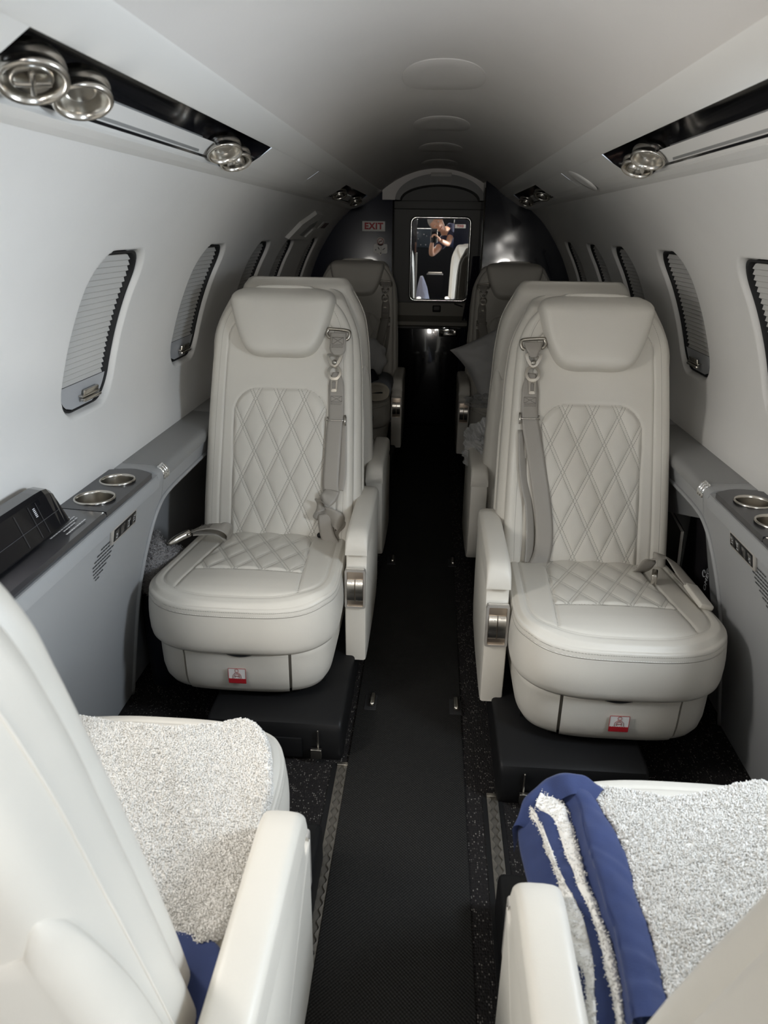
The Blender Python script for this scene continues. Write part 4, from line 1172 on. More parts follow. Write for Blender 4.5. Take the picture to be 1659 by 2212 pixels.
    if style == 'left': stitch_box(X0, .582, .562, .016, .0205, up); stitch_box(X0, .418, .402, .016, .0085, lower)
    else: stitch_box(X0 + .002, .452, .436, .016, .0085, lower)
    return belt
# ------------------------------------------------------------------ the seats in place
GA = 'pale grey leather seats of the cabin'
S_L2 = seat(False, 'L', 'grey leather seat facing the camera left of the aisle, beside the grey fleece', (-.430, 1.405, 0), 0, GA)
S_R2 = seat(True, 'R', 'grey leather seat facing the camera right of the aisle, beside the dark magazines', (.430, 1.30, 0), 0, GA)
def place(src, loc, rz, label, upright=0.0, low=1.0, dx=0.0, narrow=1.0):
    o = dup_tree(src); o.location = loc; o.rotation_euler = (0, 0, rz); o['label'] = label
    if upright:
        for ch in o.children:
            if ch.name.split('.')[0] in ('backrest', 'headrest', 'back_shell'):
                # tilt the back about its lower hinge; low < 1 is a back set lower
                h = Vector((0, BY, BZ)); R = Matrix.Rotation(upright, 4, 'X') @ Matrix.Diagonal((1, 1, 1, 1))
                ch.matrix_local = Matrix.Translation((dx, 0, 0)) @ Matrix.Translation(h) @ Matrix.Diagonal((narrow, 1, low, 1)) @ R @ Matrix.Translation(-h) @ ch.matrix_local
    return o
S_L4 = place(S_L2, (-.430, 3.45, 0), 0, 'far grey leather seat facing the camera left of the mirror')
S_R4 = place(S_R2, (.425, 3.37, 0), 0, 'far grey leather seat facing the camera right of the mirror, holding the pillow')
S_L1 = place(S_R2, (-.432, 1.02, 0), PI, 'nearest left grey leather seat seen from behind, with the white towel on it', math.radians(6), 1.0, .020, .92)
S_R1 = place(S_L2, (.405, .93, 0), PI, 'nearest right grey leather seat seen from behind, with the blue and white blanket on it', math.radians(2))
S_L3 = place(S_R2, (-.430, 2.90, 0), PI, 'grey leather seat hidden behind the left seat facing the camera, only its armrest showing', math.radians(20), .88)
S_R3 = place(S_L2, (.425, 2.90, 0), PI, 'grey leather seat hidden behind the right seat facing the camera, with plastic film on it', math.radians(20), .88)
belt_set(S_L2, False, 'left'); belt_set(S_R2, True, 'right')
belt_set(S_L4, False, 'right'); belt_set(S_R4, True, 'right')
for ch in S_R2.children:
    if ch.name.split('.')[0] == 'armrest': ch.location.y -= .05

# lap belt halves on the wall side of the two seats facing the camera
def rib(name, pts, W, w, th, m, parent, n=50):
    pth = smooth_path(np.array(pts, float), n); wd = smooth_path(np.array(W, float), n)
    V, F = ribbonVF(pth, wd, w, th); return add(name, V, F, m, parent)
lb = rib('side_strap', [(-.125, .400, .372), (-.112, .372, .402), (-.108, .345, .423), (-.122, .332, .436), (-.150, .333, .437), (-.180, .330, .431), (-.202, .320, .424)],
    [(.3, .9, .3), (.2, .9, .4), (.1, .95, .3), (.05, 1, .1), (0, 1, 0), (.2, 1, 0), (.3, .95, 0)], .040, .0026, M_web, S_L2)
rib('side_strap', [(-.200, .322, .420), (-.170, .335, .418), (-.140, .345, .414), (-.122, .36, .400), (-.118, .385, .378)], [(.3, .95, 0), (.1, 1, 0), (0, 1, 0), (.2, .9, .3), (.3, .9, .3)], .038, .0026, M_web, S_L2)
V, F = merge(*[tubeVF([(x0, y0, z0), (x1, y1, z1)], .0007, 4) for (x0, y0, z0, x1, y1, z1) in ((-.150, .345, .4395, -.172, .322, .4375), (-.150, .320, .4395, -.172, .345, .4375), (-.150, .320, .4395, -.150, .345, .4395), (-.172, .320, .4375, -.172, .345, .4375), (-.158, .318, .439, -.158, .347, .439), (-.178, .318, .4365, -.178, .345, .4365))])
add('strap_stitching', V, F, M_thread, lb)
V, F = merge(tubeVF([(-.204, .300, .423), (-.206, .338, .421)], .004, 8), tubeVF(smooth_path([(-.206, .318, .422), (-.225, .298, .417), (-.250, .268, .408)], 12), [.010] * 9 + [.0085, .007, .005], 12)); add('belt_tongue', V, F, M_steel, S_L2)
lb = rib('side_strap', [(.118, .400, .365), (.128, .372, .392), (.134, .352, .424), (.150, .350, .440), (.170, .362, .436), (.190, .345, .424), (.203, .310, .410), (.212, .275, .402)],
    [(.9, -.3, .3), (.9, -.3, .4), (.8, -.2, .5), (.4, .9, .2), (.5, .8, -.4), (.75, .45, -.3), (.85, .3, -.2), (.9, .2, -.2)], .036, .0028, M_web, S_R2)
rib('side_strap', [(.195, .33, .404), (.204, .305, .398), (.213, .275, .395)], [(.9, .2, -.2)] * 3, .030, .0026, M_web, S_R2)
rbox('belt_sleeve', (.218, .232, .394), (.034, .100, .013), M_leather, .004, S_R2, 3, Matrix.Rotation(math.radians(5), 4, 'Z') @ Matrix.Rotation(.25, 4, 'Y') @ Matrix.Rotation(.06, 4, 'X'))
bk = rbox('side_buckle', (.142, .325, .392), (.014, .040, .034), M_steel, .004, S_R2, 3, Matrix.Rotation(math.radians(-18), 4, 'Z')); bk['label'] = 'silver buckle'
# ------------------------------------------------------------------ aft bulkhead
YB = 4.55
wb = thing('wall_back', 'dark grey aft bulkhead carrying the mirror', None, (0, YB, 0)); wb['kind'] = 'structure'; wb['category'] = 'wall'
rbox('bulkhead_panel', (0, YB + .02, .78), (.56, .03, 1.56), M_dgrey, 0, wb, world=True)
rbox('header_rail', (.0, YB - .03, 1.325), (.53, .05, .045), M_dgrey, .004, wb, world=True)
rbox('black_kick_panel', (0, YB - .005, .31), (.52, .03, .62), M_blackgloss, .002, wb, world=True)
ledge = [(YB + .01, .645), (YB - .10, .642), (YB - .115, .652), (YB - .115, .672), (YB - .06, .69), (YB - .03, .70), (YB - .03, .775), (YB + .01, .775)]
prism('beige_ledge', [(y, z) for y, z in ledge], 'x', -.235, .205, M_beige, .002, wb, world=True)
# vaulted arch above the door
def ell(w, zt, z0, n=40): return [(.012 + w * math.cos(t), z0 + (zt - z0) * math.sin(t)) for t in np.linspace(0, PI, n)]
o, i = ell(.250, 1.480, 1.345), ell(.222, 1.425, 1.345)
poly = o + i[::-1]
bm = bmesh.new(); vs = [[bm.verts.new((x, y, z)) for x, z in L] for y in (4.33, YB + .02) for L in (o, i)]
for k in range(len(o) - 1):
    bm.faces.new((vs[0][k], vs[0][k + 1], vs[1][k + 1], vs[1][k])); bm.faces.new((vs[1][k], vs[1][k + 1], vs[3][k + 1], vs[3][k])); bm.faces.new((vs[0][k], vs[0][k + 1], vs[2][k + 1], vs[2][k]))
from_bm('door_arch', bm, mat('arch_grey', (.20, .195, .185), .5), wb, True, True)
prism('arch_spandrel', [(-.31, 1.345)] + [(x, z) for x, z in o[::-1]] + [(.31, 1.345), (.31, 1.52), (-.31, 1.52)], 'y', 4.345, 4.36, M_ceil, 0, wb, world=True)
rbox('arch_lamp', (.015, 4.335, 1.474), (.115, .012, .020), mat('lamp_plate', (.42, .40, .37), .5), .003, wb, world=True)
rbox('door_latch', (.018, YB - .036, .742), (.050, .012, .040), M_blackpl, .006, wb, world=True)
rbox('latch_paddle', (.018, YB - .044, .746), (.038, .008, .024), M_dgrey, .004, bpy.data.objects['door_latch'], world=True)
rbox('door_bolt', (.15, YB - .036, .765), (.055, .008, .007), M_blackpl, .002, wb, M=Matrix.Rotation(.3, 4, 'Y'), world=True)
lk = rbox('chrome_lock', (.095, YB - .03, .600), (.115, .022, .050), M_chrome, .006, wb, world=True)
rboxes('lock_lever', [((.085, YB - .046, .612), (.055, .012, .014), .004), ((.135, YB - .044, .600), (.022, .012, .034), .004), ((.10, YB - .044, .590), (.07, .008, .006), .002)], M_steel, lk, world=True)
rbox('lock_shelf', (.075, YB - .05, .632), (.06, .05, .008), M_chrome, .002, wb, world=True)

# mirror with a bevelled polished frame
mr = thing('mirror', 'bright framed mirror on the dark aft bulkhead reflecting the photographer', 'mirror', (.025, YB - .02, 1.0))
MC, MW, MH = (.0250, 1.0235), .366, .486
def chamf(w, h, c, n=6):
    pts = []
    for sx, sz, a0 in ((1, 1, 0), (-1, 1, PI / 2), (-1, -1, PI), (1, -1, 1.5 * PI)):
        for a in np.linspace(a0, a0 + PI / 2, n): pts.append((MC[0] + sx * (w / 2 - c) + c * math.cos(a), MC[1] + sz * (h / 2 - c) + c * math.sin(a)))
    return np.array(pts)
rings = []
for q in np.linspace(0, PI, 11):
    d = .0085 * (1 - math.cos(q)); P = chamf(MW - 2 * d, MH - 2 * d, .034 - d * .6); rings.append(np.stack([P[:, 0], np.full(len(P), YB - .004 - .016 * math.sin(q) ** .8), P[:, 1]], -1))
V, F = loft(rings, False, False, flip=False); add('mirror_frame', V, F, mat('bright_frame_metal', (.92, .92, .90), .16, 1.0), mr, world=True)
P = chamf(MW - .023, MH - .023, .024); V = np.stack([P[:, 0], np.full(len(P), YB - .0095), P[:, 1]], -1)
add('mirror_glass', V, [list(range(len(P)))], M_mirror, mr, smooth=False, world=True)

# navy veneer partitions either side of the door
def partition(s, nm):
    y = WALL_END[s]
    r = thing(nm, None, None, (s * .55, y, 0)); r['kind'] = 'structure'; r['category'] = 'wall'; r['label'] = '%s glossy dark navy partition beside the mirror door' % ('left' if s < 0 else 'right')
    rbox('veneer_panel', (s * .575, y + .015, .72), (.65, .03, 1.44), M_navy if s < 0 else M_navyfilm, .001, r, world=True)
    rbox('return_panel', (s * .262, (y + YB) / 2 + .02, .72), (.02, YB - y + .02, 1.44), M_navy, 0, r, world=True)
    tube('edge_strip', [(s * .250, y - .001, z) for z in (.0, .7, 1.40)], .004, M_nickeldk, r, 8, world=True)
    return r
M_navyfilm = mat('navy_gloss_veneer_filmed', (.012, .013, .02), .16, coat=1.0, coat_rough=.05, bump=(3.2, .5, .03))
partition(-1, 'wall_partition_left'); partition(1, 'wall_partition_right')
# narrow dark pleated sheet to the right of the mirror
cu = thing('dark_sheet', 'narrow dark pleated sheet right of the mirror', 'dark_sheet', (.235, YB - .08, 0))
rows = []
for z in np.linspace(0, 1.05, 20):
    w = .055 * (1 - .75 * sstep(.55, 1.05, z)) + .012; n = 40; u = np.linspace(0, 1, n)
    rows.append(np.stack([.252 - u * w * 1.3, YB - .075 + .016 * np.sin(u * 24 + z), np.full(n, z)], -1))
V = np.concatenate(rows); add('dark_sheet_folds', V, gridF(20, 40), M_navycloth, cu, world=True)

# EXIT sign and no smoking placard on the left partition
yp = WALL_END[-1] - .0005
ex = thing('exit_sign', 'white EXIT sign with red letters on the left navy partition', 'sign', (-.362, yp, 1.206))
M_sign = mat('exit_sign_white', (.80, .78, .74), .5)
rbox('sign_plate', (0, -.003, 0), (.132, .006, .054), M_sign, .0015, ex)
text('sign_lettering', 'EXIT', .047, M_red, ex, (0, -.0064, -.0005), (PI / 2, 0, 0), .0003, bold=.0022, sx=1.02, spacing=1.12)
ns = thing('no_smoking_placard', 'small white no smoking and seat belt placard below the EXIT sign', 'sign', (-.322, yp, 1.095))
V, F = latheVF([(.0235, 0), (.0235, .003), (.0001, .003)], 40, ax=[[1, 0, 0], [0, 0, -1], [0, 1, 0]]); V = V + np.array([0, 0, .030]); add('round_plate', V, F, M_sign, ns)
pl = [(-.040, .010), (-.040, -.030), (-.034, -.036), (-.012, -.036), (0, -.047), (.012, -.036), (.034, -.036), (.040, -.030), (.040, .010), (.034, .016), (-.034, .016)]
prism('belt_plate', pl, 'y', -.003, 0, M_sign, 0, ns)
V, F = tubeVF([(.0165 * math.cos(t), -.0034, .030 + .0165 * math.sin(t)) for t in np.linspace(0, 2 * PI, 40)], .0017, 6); V2, F2 = tubeVF([(-.011, -.0034, .019), (.011, -.0034, .041)], .0015, 6); V, F = merge((V, F), (V2, F2)); add('no_smoking_ring', V, F, M_redline, ns)
rbox('cigarette', (0, -.0036, .030), (.018, .001, .004), M_blackprint, 0, ns)
rboxes('belt_marks', [((-.027, -.0036, -.016), (.006, .001, .006), 0), ((-.010, -.0036, -.008), (.004, .001, .014), 0, Matrix.Rotation(-.5, 4, 'Y')), ((.020, -.0036, -.011), (.004, .001, .018), 0, Matrix.Rotation(.9, 4, 'Y')), ((.002, -.0036, -.034), (.006, .001, .007), 0), ((.005, -.0036, -.012), (.0006, .001, .034), 0)], M_blackprint, ns, r=0)

# ------------------------------------------------------------------ forward end of the cabin (behind the camera, seen only in the mirror)
def fwd(nm, lab):
    r = thing(nm, lab, 'wall', (0, 0, 0)); r['kind'] = 'structure'; return r
r = fwd('wall_forward_right', 'dark partition by the entrance door on the right')
rbox('veneer_panel', (.335, -.37, .72), (.24, .024, 1.44), M_navy, .001, r)
rbox('edge_post', (.226, -.37, .45), (.024, .04, .9), M_beige, .003, r)
r = fwd('wall_forward_left', 'dark galley cabinet wall at the front left')
rbox('galley_panel', (-.40, -1.20, .72), (.28, .03, 1.44), M_blackgloss, .001, r)
rbox('edge_post', (-.262, -1.19, .45), (.024, .05, .9), M_beige, .003, r)
r = fwd('wall_cockpit', 'dark cockpit end wall in front of the cabin')
rbox('cockpit_end', (0, -2.35, .80), (1.7, .03, 1.9), M_dark, 0, r)
rbox('cockpit_roof', (0, -1.75, 1.72), (1.7, 1.3, .02), M_dark, 0, r)
rbox('cockpit_floor', (0, -1.75, -.01), (1.7, 1.3, .02), M_dark, 0, r)
rboxes('cockpit_side', [((-.84, -1.75, .75), (.02, 1.3, 1.5), 0), ((.84, -1.75, .75), (.02, 1.3, 1.5), 0)], M_dark, r)
rbox('door_sill_wall', (.83, -.66, .06), (.03, .66, .12), M_dgrey, 0, r)
es = thing('exit_sign', 'white EXIT sign with red letters on the forward right partition, seen in the mirror', 'sign', (.290, -.3578, 1.237))
rbox('sign_plate', (0, .003, 0), (.130, .006, .044), M_sign, .0015, es)
text('sign_lettering', 'EXIT', .036, M_red, es, (0, .0064, 0), (PI / 2, 0, PI), .0003, bold=.0015, spacing=1.1)
ip = thing('instrument_panel', 'dark blue grey cockpit panel with pale knobs, seen in the mirror', 'control panel', (-.20, -1.95, 1.08))
rbox('panel_body', (0, 0, 0), (.26, .05, .26), mat('panel_blue_grey', (.05, .07, .085), .4), .01, ip)
for (x, z, rr) in ((-.07, .07, .016), (.02, .05, .010), (-.06, -.01, .008), (.06, .03, .007), (.05, -.09, .010), (-.02, -.09, .009)):
    V, F = latheVF([(rr, 0), (rr * .8, .02), (.0001, .022)], 16, ax=[[1, 0, 0], [0, 0, 1], [0, -1, 0]]); V = V + np.array([x, .025, z]); add('panel_knob', V, F, M_white, ip)
cp = thing('throttle_pedestal', 'dark cockpit pedestal with a light metal top, seen in the mirror', 'control panel', (0, -1.75, 0))
rbox('pedestal_body', (0, 0, .305), (.24, .40, .60), M_blackpl, .01, cp); rbox('pedestal_top', (0, .05, .612), (.20, .20, .03), M_nickeldk, .005, cp)
# ------------------------------------------------------------------ towels, blanket, pillow and other loose things
def fastmesh(name, V, Q, m, parent=None, world=False, smooth=True):
    me = bpy.data.meshes.new(name); V = np.asarray(V, np.float32); Q = np.asarray(Q, np.int32); k = Q.shape[1]
    me.vertices.add(len(V)); me.vertices.foreach_set('co', V.ravel())
    me.loops.add(Q.size); me.loops.foreach_set('vertex_index', Q.ravel())
    me.polygons.add(len(Q)); me.polygons.foreach_set('loop_start', np.arange(0, Q.size, k, dtype=np.int32)); me.polygons.foreach_set('loop_total', np.full(len(Q), k, dtype=np.int32))
    if smooth: me.polygons.foreach_set('use_smooth', np.ones(len(Q), dtype=bool))
    me.update(calc_edges=True); me.validate(); me.materials.append(m)
    return link(name, me, parent, world)

def tufts(P, N, length, width, rng, curl=.8):
    """little loops of yarn: bent three-sided strands standing on points P with normals N"""
    n = len(P); rnd = rng.normal(size=(n, 3)); D = N + rnd * .55; D /= np.linalg.norm(D, axis=1)[:, None]
    B = rng.normal(size=(n, 3)); B -= (B * D).sum(1)[:, None] * D; B /= np.linalg.norm(B, axis=1)[:, None]; C = np.cross(D, B)
    L = length * rng.uniform(.6, 1.25, n)[:, None]; w = width * rng.uniform(.8, 1.2, n)[:, None]
    rings = []
    for t, k, o in ((-.15, .9, 0.), (.45, 1.0, .10), (.85, .95, .35), (1.0, .45, .62)):
        c = P + D * L * t + B * L * o * curl
        for a in (0, 2.09, 4.19): rings.append(c + (B * math.cos(a) + C * math.sin(a)) * w * .5 * k)
    V = np.stack(rings, 1).reshape(-1, 3)
    base = np.arange(n)[:, None] * 12; q = []
    for r in range(3):
        for a in range(3): q.append([r * 3 + a, r * 3 + (a + 1) % 3, (r + 1) * 3 + (a + 1) % 3, (r + 1) * 3 + a])
    q.append([9, 10, 11, 11][:4])
    q = np.array(q[:-1]); Q = (base[:, None, :] + q[None]).reshape(-1, 4)
    return V, Q

def cloth_slab(outline, zfun, thick, nr=60, npt=220, wob=.0):
    O = smooth_path(np.array(outline, float), npt, True); c = O.mean(0)
    rings = []
    ks = list(np.linspace(.01, .94, nr)) + [.965, .985, .997, 1.003, 1.0, .99]
    top = [0] * nr + [-.0, -.12, -.36, -.65, -.9, -1.0]
    for k, t in zip(ks, top):
        P = c + (O - c) * k; z = zfun(P[:, 0], P[:, 1]) + thick * t
        rings.append(np.stack([P[:, 0], P[:, 1], z], -1))
    V, F = loft(rings, True, False, flip=False)
    return V, F, len(ks), npt, nr

def scatter(V, nr, nc, rows, count, rng):
    """random points on the ring grid's first `rows` rows, area weighted"""
    G = V.reshape(nr, nc, 3)[:rows]; A = G[:-1]; B = np.roll(G, -1, 1)[:-1]; C = G[1:]; D = np.roll(G, -1, 1)[1:]
    n = np.cross(B - A, C - A); ar = np.linalg.norm(n, axis=2); p = (ar / ar.sum()).ravel()
    idx = rng.choice(len(p), count, p=p); u = rng.random(count)[:, None]; v = rng.random(count)[:, None]
    f = lambda M: M.reshape(-1, 3)[idx]
    P = (f(A) * (1 - u) + f(B) * u) * (1 - v) + (f(C) * (1 - u) + f(D) * u) * v
    N = f(n); N /= np.linalg.norm(N, axis=1)[:, None] + 1e-12; N *= np.sign(N[:, 2:3] + 1e-9)
    return P, N

def cush_z(yo, y): return .392 - .085 * np.maximum((yo - y) - .05, 0) + .010
rng = np.random.default_rng(5)
# white towel on the near left seat
tw = thing('towel', 'white terry towel spread on the nearest left seat', 'towel', (-.42, .78, .41))
out = [(-.655, .945), (-.602, .952), (-.512, .945), (-.43, .932), (-.396, .934), (-.35, .950), (-.302, .968), (-.270, .955), (-.243, .918), (-.226, .86), (-.216, .815), (-.219, .77), (-.222, .727), (-.223, .652), (-.229, .612), (-.250, .588), (-.290, .592), (-.40, .60), (-.56, .61), (-.65, .63), (-.66, .75)]
def tz(x, y):
    b = cush_z(1.02, y) + .019
    return b + .006 * (vnoise(x * 17 + 3, y * 17) - .5) + .010 * (vnoise(x * 7, y * 7 + 9) - .4) + .0035 * np.sin(x * 40 + y * 25 + 2 * vnoise(x * 9, y * 9)) + .003 * (vnoise(x * 130, y * 130) - .5)
V, F, nr, nc, rows = cloth_slab(out, tz, .020)
add('towel_cloth', V, F, M_terry, tw, world=True)
P, N = scatter(V, nr, nc, rows + 4, 60000, rng); VT, QT = tufts(P, N, .0034, .0025, rng, .5)
tag(fastmesh('terry_pile', VT, QT, M_terry, tw, True), kind='stuff')
# blue cloth folded beneath it
bt = thing('cloth', 'folded navy blue cloth under the white towel by the near left armrest', 'cloth', (-.30, .53, .36))
out = [(-.62, .60), (-.40, .605), (-.26, .600), (-.222, .578), (-.214, .53), (-.218, .50), (-.25, .49), (-.45, .49), (-.62, .50)]
V, F, *_ = cloth_slab(out, lambda x, y: cush_z(1.02, y) + .016 + .006 * (vnoise(x * 14, y * 14) - .5), .012, 26, 120); add('cloth_fold', V, F, M_blue, bt, world=True)

# blue and white blanket folded on the near right seat
bl = thing('blanket', 'folded blue bordered white sherpa blanket on the nearest right seat', 'blanket', (.38, .66, .42))
CUR = [
 ([(0.2409, 0.8256), (0.2599, 0.7594), (0.268, 0.6937), (0.2654, 0.6496), (0.2701, 0.5991), (0.2686, 0.5537), (0.2674, 0.5258), (0.2637, 0.492)], .452),
 ([(0.2141, 0.8285), (0.2263, 0.7803), (0.2244, 0.7243), (0.2254, 0.6875), (0.2304, 0.6267), (0.2324, 0.5734), (0.2303, 0.5278), (0.2267, 0.492)], .455),
 ([(0.1859, 0.8328), (0.2083, 0.7975), (0.2125, 0.7407), (0.2157, 0.6832), (0.2208, 0.6294), (0.2274, 0.5815), (0.2256, 0.5429), (0.2194, 0.492)], .437),
 ([(0.1695, 0.7952), (0.1903, 0.7738), (0.1972, 0.7264), (0.2072, 0.6622), (0.216, 0.6165), (0.2176, 0.5834), (0.2175, 0.5546), (0.2154, 0.492)], .432),
 ([(0.1673, 0.7987), (0.1768, 0.768), (0.1841, 0.7115), (0.1926, 0.6793), (0.2035, 0.6378), (0.2082, 0.584), (0.2017, 0.5443), (0.1941, 0.492)], .425),
 ([(0.1617, 0.805), (0.1738, 0.7704), (0.178, 0.7309), (0.1857, 0.694), (0.1837, 0.6502), (0.1857, 0.6023), (0.1928, 0.565), (0.1877, 0.492)], .415),
 ([(0.1577, 0.8326), (0.1501, 0.7975), (0.152, 0.7385), (0.1601, 0.6728), (0.1718, 0.6382), (0.1794, 0.5983), (0.1802, 0.5652), (0.178, 0.492)], .385)]
def strip(name, a, b, m, bulge, n=70, k=11, tuck=.012, wav=.0015, ntuft=0, under=.02):
    """one folded edge: a rounded strip between its inner curve a and outer curve b, turned under at the outer edge"""
    (pa, za), (pb, zb) = a, b
    A = smooth_path(np.array(pa), n); B = smooth_path(np.array(pb), n)
    rows = []
    for i in range(n):
        wv = wav * (vnoise(i * .35, za * 900) - .5)
        row = [(A[i][0] + tuck, A[i][1], za - .012)]
        for j in range(k):
            t = j / (k - 1); x = A[i] + (B[i] - A[i]) * t; z = za + (zb - za) * t + bulge * math.sin(PI * t) ** .7 + wv * 2
            row.append((x[0], x[1], z))
        row += [(B[i][0] - .001, B[i][1], zb - .006), (B[i][0] + .006, B[i][1], zb - .012), (B[i][0] + under, B[i][1], zb - .014)]
        rows.append(row)
    V = np.array(rows).reshape(-1, 3); w = len(rows[0])
    V[:, 0] += .0022 * (vnoise(V[:, 1] * 38 + za * 100, V[:, 2] * 20) - .5)
    V[:, 2] += .0030 * (vnoise(V[:, 1] * 55 + za * 300, V[:, 0] * 60) - .5)
    o = add(name, V, gridF(n, w, flip=True), m, bl, world=True)
    if ntuft:
        G = V.reshape(n, w, 3); A_, B_, C_ = G[:-1, :-1], G[1:, :-1], G[:-1, 1:]; nn = np.cross(C_ - A_, B_ - A_); ar = np.linalg.norm(nn, axis=2); p = (ar / ar.sum()).ravel(); idx = rng.choice(len(p), ntuft, p=p)
        u, v = rng.random((2, ntuft, 1)); f = lambda M: M.reshape(-1, 3)[idx]
        P = f(A_) + (f(B_) - f(A_)) * u + (f(C_) - f(A_)) * v; N = f(nn); N /= np.linalg.norm(N, axis=1)[:, None] + 1e-12; N *= np.sign(N[:, 2:3] + 1e-9)
        VT, QT = tufts(P, N, .0026, .0016, rng, .5); tag(fastmesh('sherpa_pile', VT, QT, M_terry, bl, True), kind='stuff')
    return o
lab = ['top blue border', None]
strip('blue_border', CUR[0], CUR[1], M_blue, .006)
strip('blue_fold', CUR[1], CUR[2], M_blue, -.009)
strip('sherpa_edge', CUR[2], CUR[3], M_terry, .003, ntuft=2200)
strip('blue_fold', CUR[3], CUR[4], M_blue, .001)
strip('sherpa_edge', CUR[4], CUR[5], M_terry, .003, ntuft=2200)
strip('blue_fold', CUR[5], CUR[6], M_blue, .005)
# rounded front of the fold: the blue border wrapping round the ends of the folds
P = smooth_path(np.array([(.262, .806, .4535), (.240, .826, .4575), (.214, .829, .4575), (.190, .829, .442), (.172, .815, .434), (.160, .803, .420), (.152, .792, .395)]), 40)
ctr = np.array([.225, .76]); rows = []
for i, p in enumerate(P):
    d = p[:2] - ctr; d = d / np.linalg.norm(d); row = []
    rr_ = .011 + .002 * math.sin(i * .5)
    row.append((p[0] - d[0] * .030, p[1] - d[1] * .030, p[2] - .004))
    for a_ in np.linspace(0, PI * .62, 9): row.append((p[0] + d[0] * rr_ * math.sin(a_), p[1] + d[1] * rr_ * math.sin(a_), p[2] + .0035 - rr_ * (1 - math.cos(a_))))
    row.append((p[0] + d[0] * .006, p[1] + d[1] * .006, p[2] - .050))
    rows.append(row)
V = np.array(rows).reshape(-1, 3); V[:, 2] += .003 * (vnoise(V[:, 0] * 70, V[:, 1] * 70) - .5); add('blue_fold', V, gridF(40, 11), M_blue, bl, world=True)
def filler(name, pts, z, t, m):
    V, F, *_ = cloth_slab(pts, lambda x, y: np.full_like(x, z), t, 8, 80); add(name, V, F, m, bl, world=True)
filler('blanket_core', [(.215, .815), (.30, .815), (.30, .50), (.20, .50), (.195, .60), (.19, .70), (.185, .78)], .418, .028, M_blue)
out = [(.2440, .8230), (.2752, .8270), (.3231, .8260), (.3533, .8196), (.3952, .8280), (.4603, .8458), (.512, .8556), (.60, .858), (.635, .83), (.64, .70), (.63, .52), (.55, .495), (.35, .492), (.270, .495), (.2674, .5258), (.2696, .5537), (.2711, .5991), (.2668, .6496), (.2692, .6937), (.2612, .7594)]
def bz(x, y): return .446 + .006 * (vnoise(x * 15 + 3, y * 15) - .5) + .010 * (vnoise(x * 8, y * 8 + 2) - .4) + .003 * (vnoise(x * 120, y * 120) - .5)
V, F, nr, nc, rows = cloth_slab(out, bz, .035); add('sherpa_face', V, F, M_terry, bl, world=True)
P, N = scatter(V, nr, nc, rows + 5, 60000, rng); VT, QT = tufts(P, N, .0034, .0025, rng, .5)
tag(fastmesh('sherpa_pile', VT, QT, M_terry, bl, True), kind='stuff')

# pillow on the far right seat
pw = thing('pillow', 'grey pillow with a pointed corner on the far right seat', 'pillow', (.335, 3.63, .41))
n = 40; u = np.linspace(-1, 1, n); U, Vv = np.meshgrid(u, u)
def pil(a, b, t):
    k = 1 - .10 * (1 - np.abs(Vv)) * 0; ex = a * U * (1 - .10 * (1 - U ** 2) * 0) * (1 - .13 * (1 - np.abs(U) ** 1.5) * Vv ** 2 * 0) * (.86 + .14 * Vv ** 2); ey = b * Vv * (.86 + .14 * U ** 2)
    h = t * (np.maximum((1 - U ** 4) * (1 - Vv ** 4), 0)) ** .45
    return ex, ey, h
ex, ey, h = pil(.22, .17, .075); wr = .012 * (vnoise(U * 4 + 7, Vv * 4) - .5) * (h / .075) + .006 * np.sin(9 * U + 6 * Vv + 4 * vnoise(U * 3, Vv * 3)) * (h / .075)
top = np.stack([ex, -h - wr, ey], -1).reshape(-1, 3); bot = np.stack([ex, h + wr * .5, ey], -1).reshape(-1, 3)
V = np.concatenate([top, bot]); F = list(gridF(n, n)) + list(gridF(n, n, off=n * n, flip=True))
Rm = np.array(Matrix.Rotation(math.radians(-31), 3, 'Y')); Rx = np.array(Matrix.Rotation(math.radians(-14), 3, 'X')); V = V @ Rm.T @ Rx.T + np.array([.03, .02, .185])
add('pillow_cover', V, F, M_linen, pw)

# white gathered bag, dark cloth and rolled blanket on the far left seat
wbg = thing('pouch', 'round white gathered pouch on the far left seat', 'pouch', (-.335, 3.66, .42))
n = 48; rings = []
for k, t in enumerate(np.linspace(.02, PI - .02, 26)):
    a = np.linspace(0, 2 * PI, n, endpoint=False); r = .105 * math.sin(t) ** .9 * (1 + .06 * np.sin(a * 9 + t * 2) * (1 - abs(math.cos(t))) + .10 * (vnoise(a * 2.2, np.full(n, t * 4)) - .5))
    rings.append(np.stack([r * np.cos(a), -.07 * math.cos(t) + 0 * a, .155 + r * np.sin(a) * .95], -1))
V, F = loft(rings); add('pouch_cloth', V, F, M_linen, wbg)
dc = thing('folded_cloth', 'dark navy cloth lying below the white pouch on the far left seat', 'cloth', (-.325, 3.56, .40))
V, F, *_ = cloth_slab([(-.12, .05), (-.06, .10), (.03, .10), (.085, .03), (.06, -.05), (.0, -.09), (-.10, -.08)], lambda x, y: .135 - 2.4 * np.maximum(np.hypot(x, y) - .04, 0) * .8 + .006 * (vnoise(x * 60, y * 60) - .5), .03, 20, 90); V[:, 2] = np.maximum(V[:, 2], .002); add('cloth_body', V, F, M_navycloth, dc)
rb = thing('rolled_blanket', 'rolled cream and blue grey blanket on the front of the far left seat', 'blanket', (-.262, 3.60, .402))
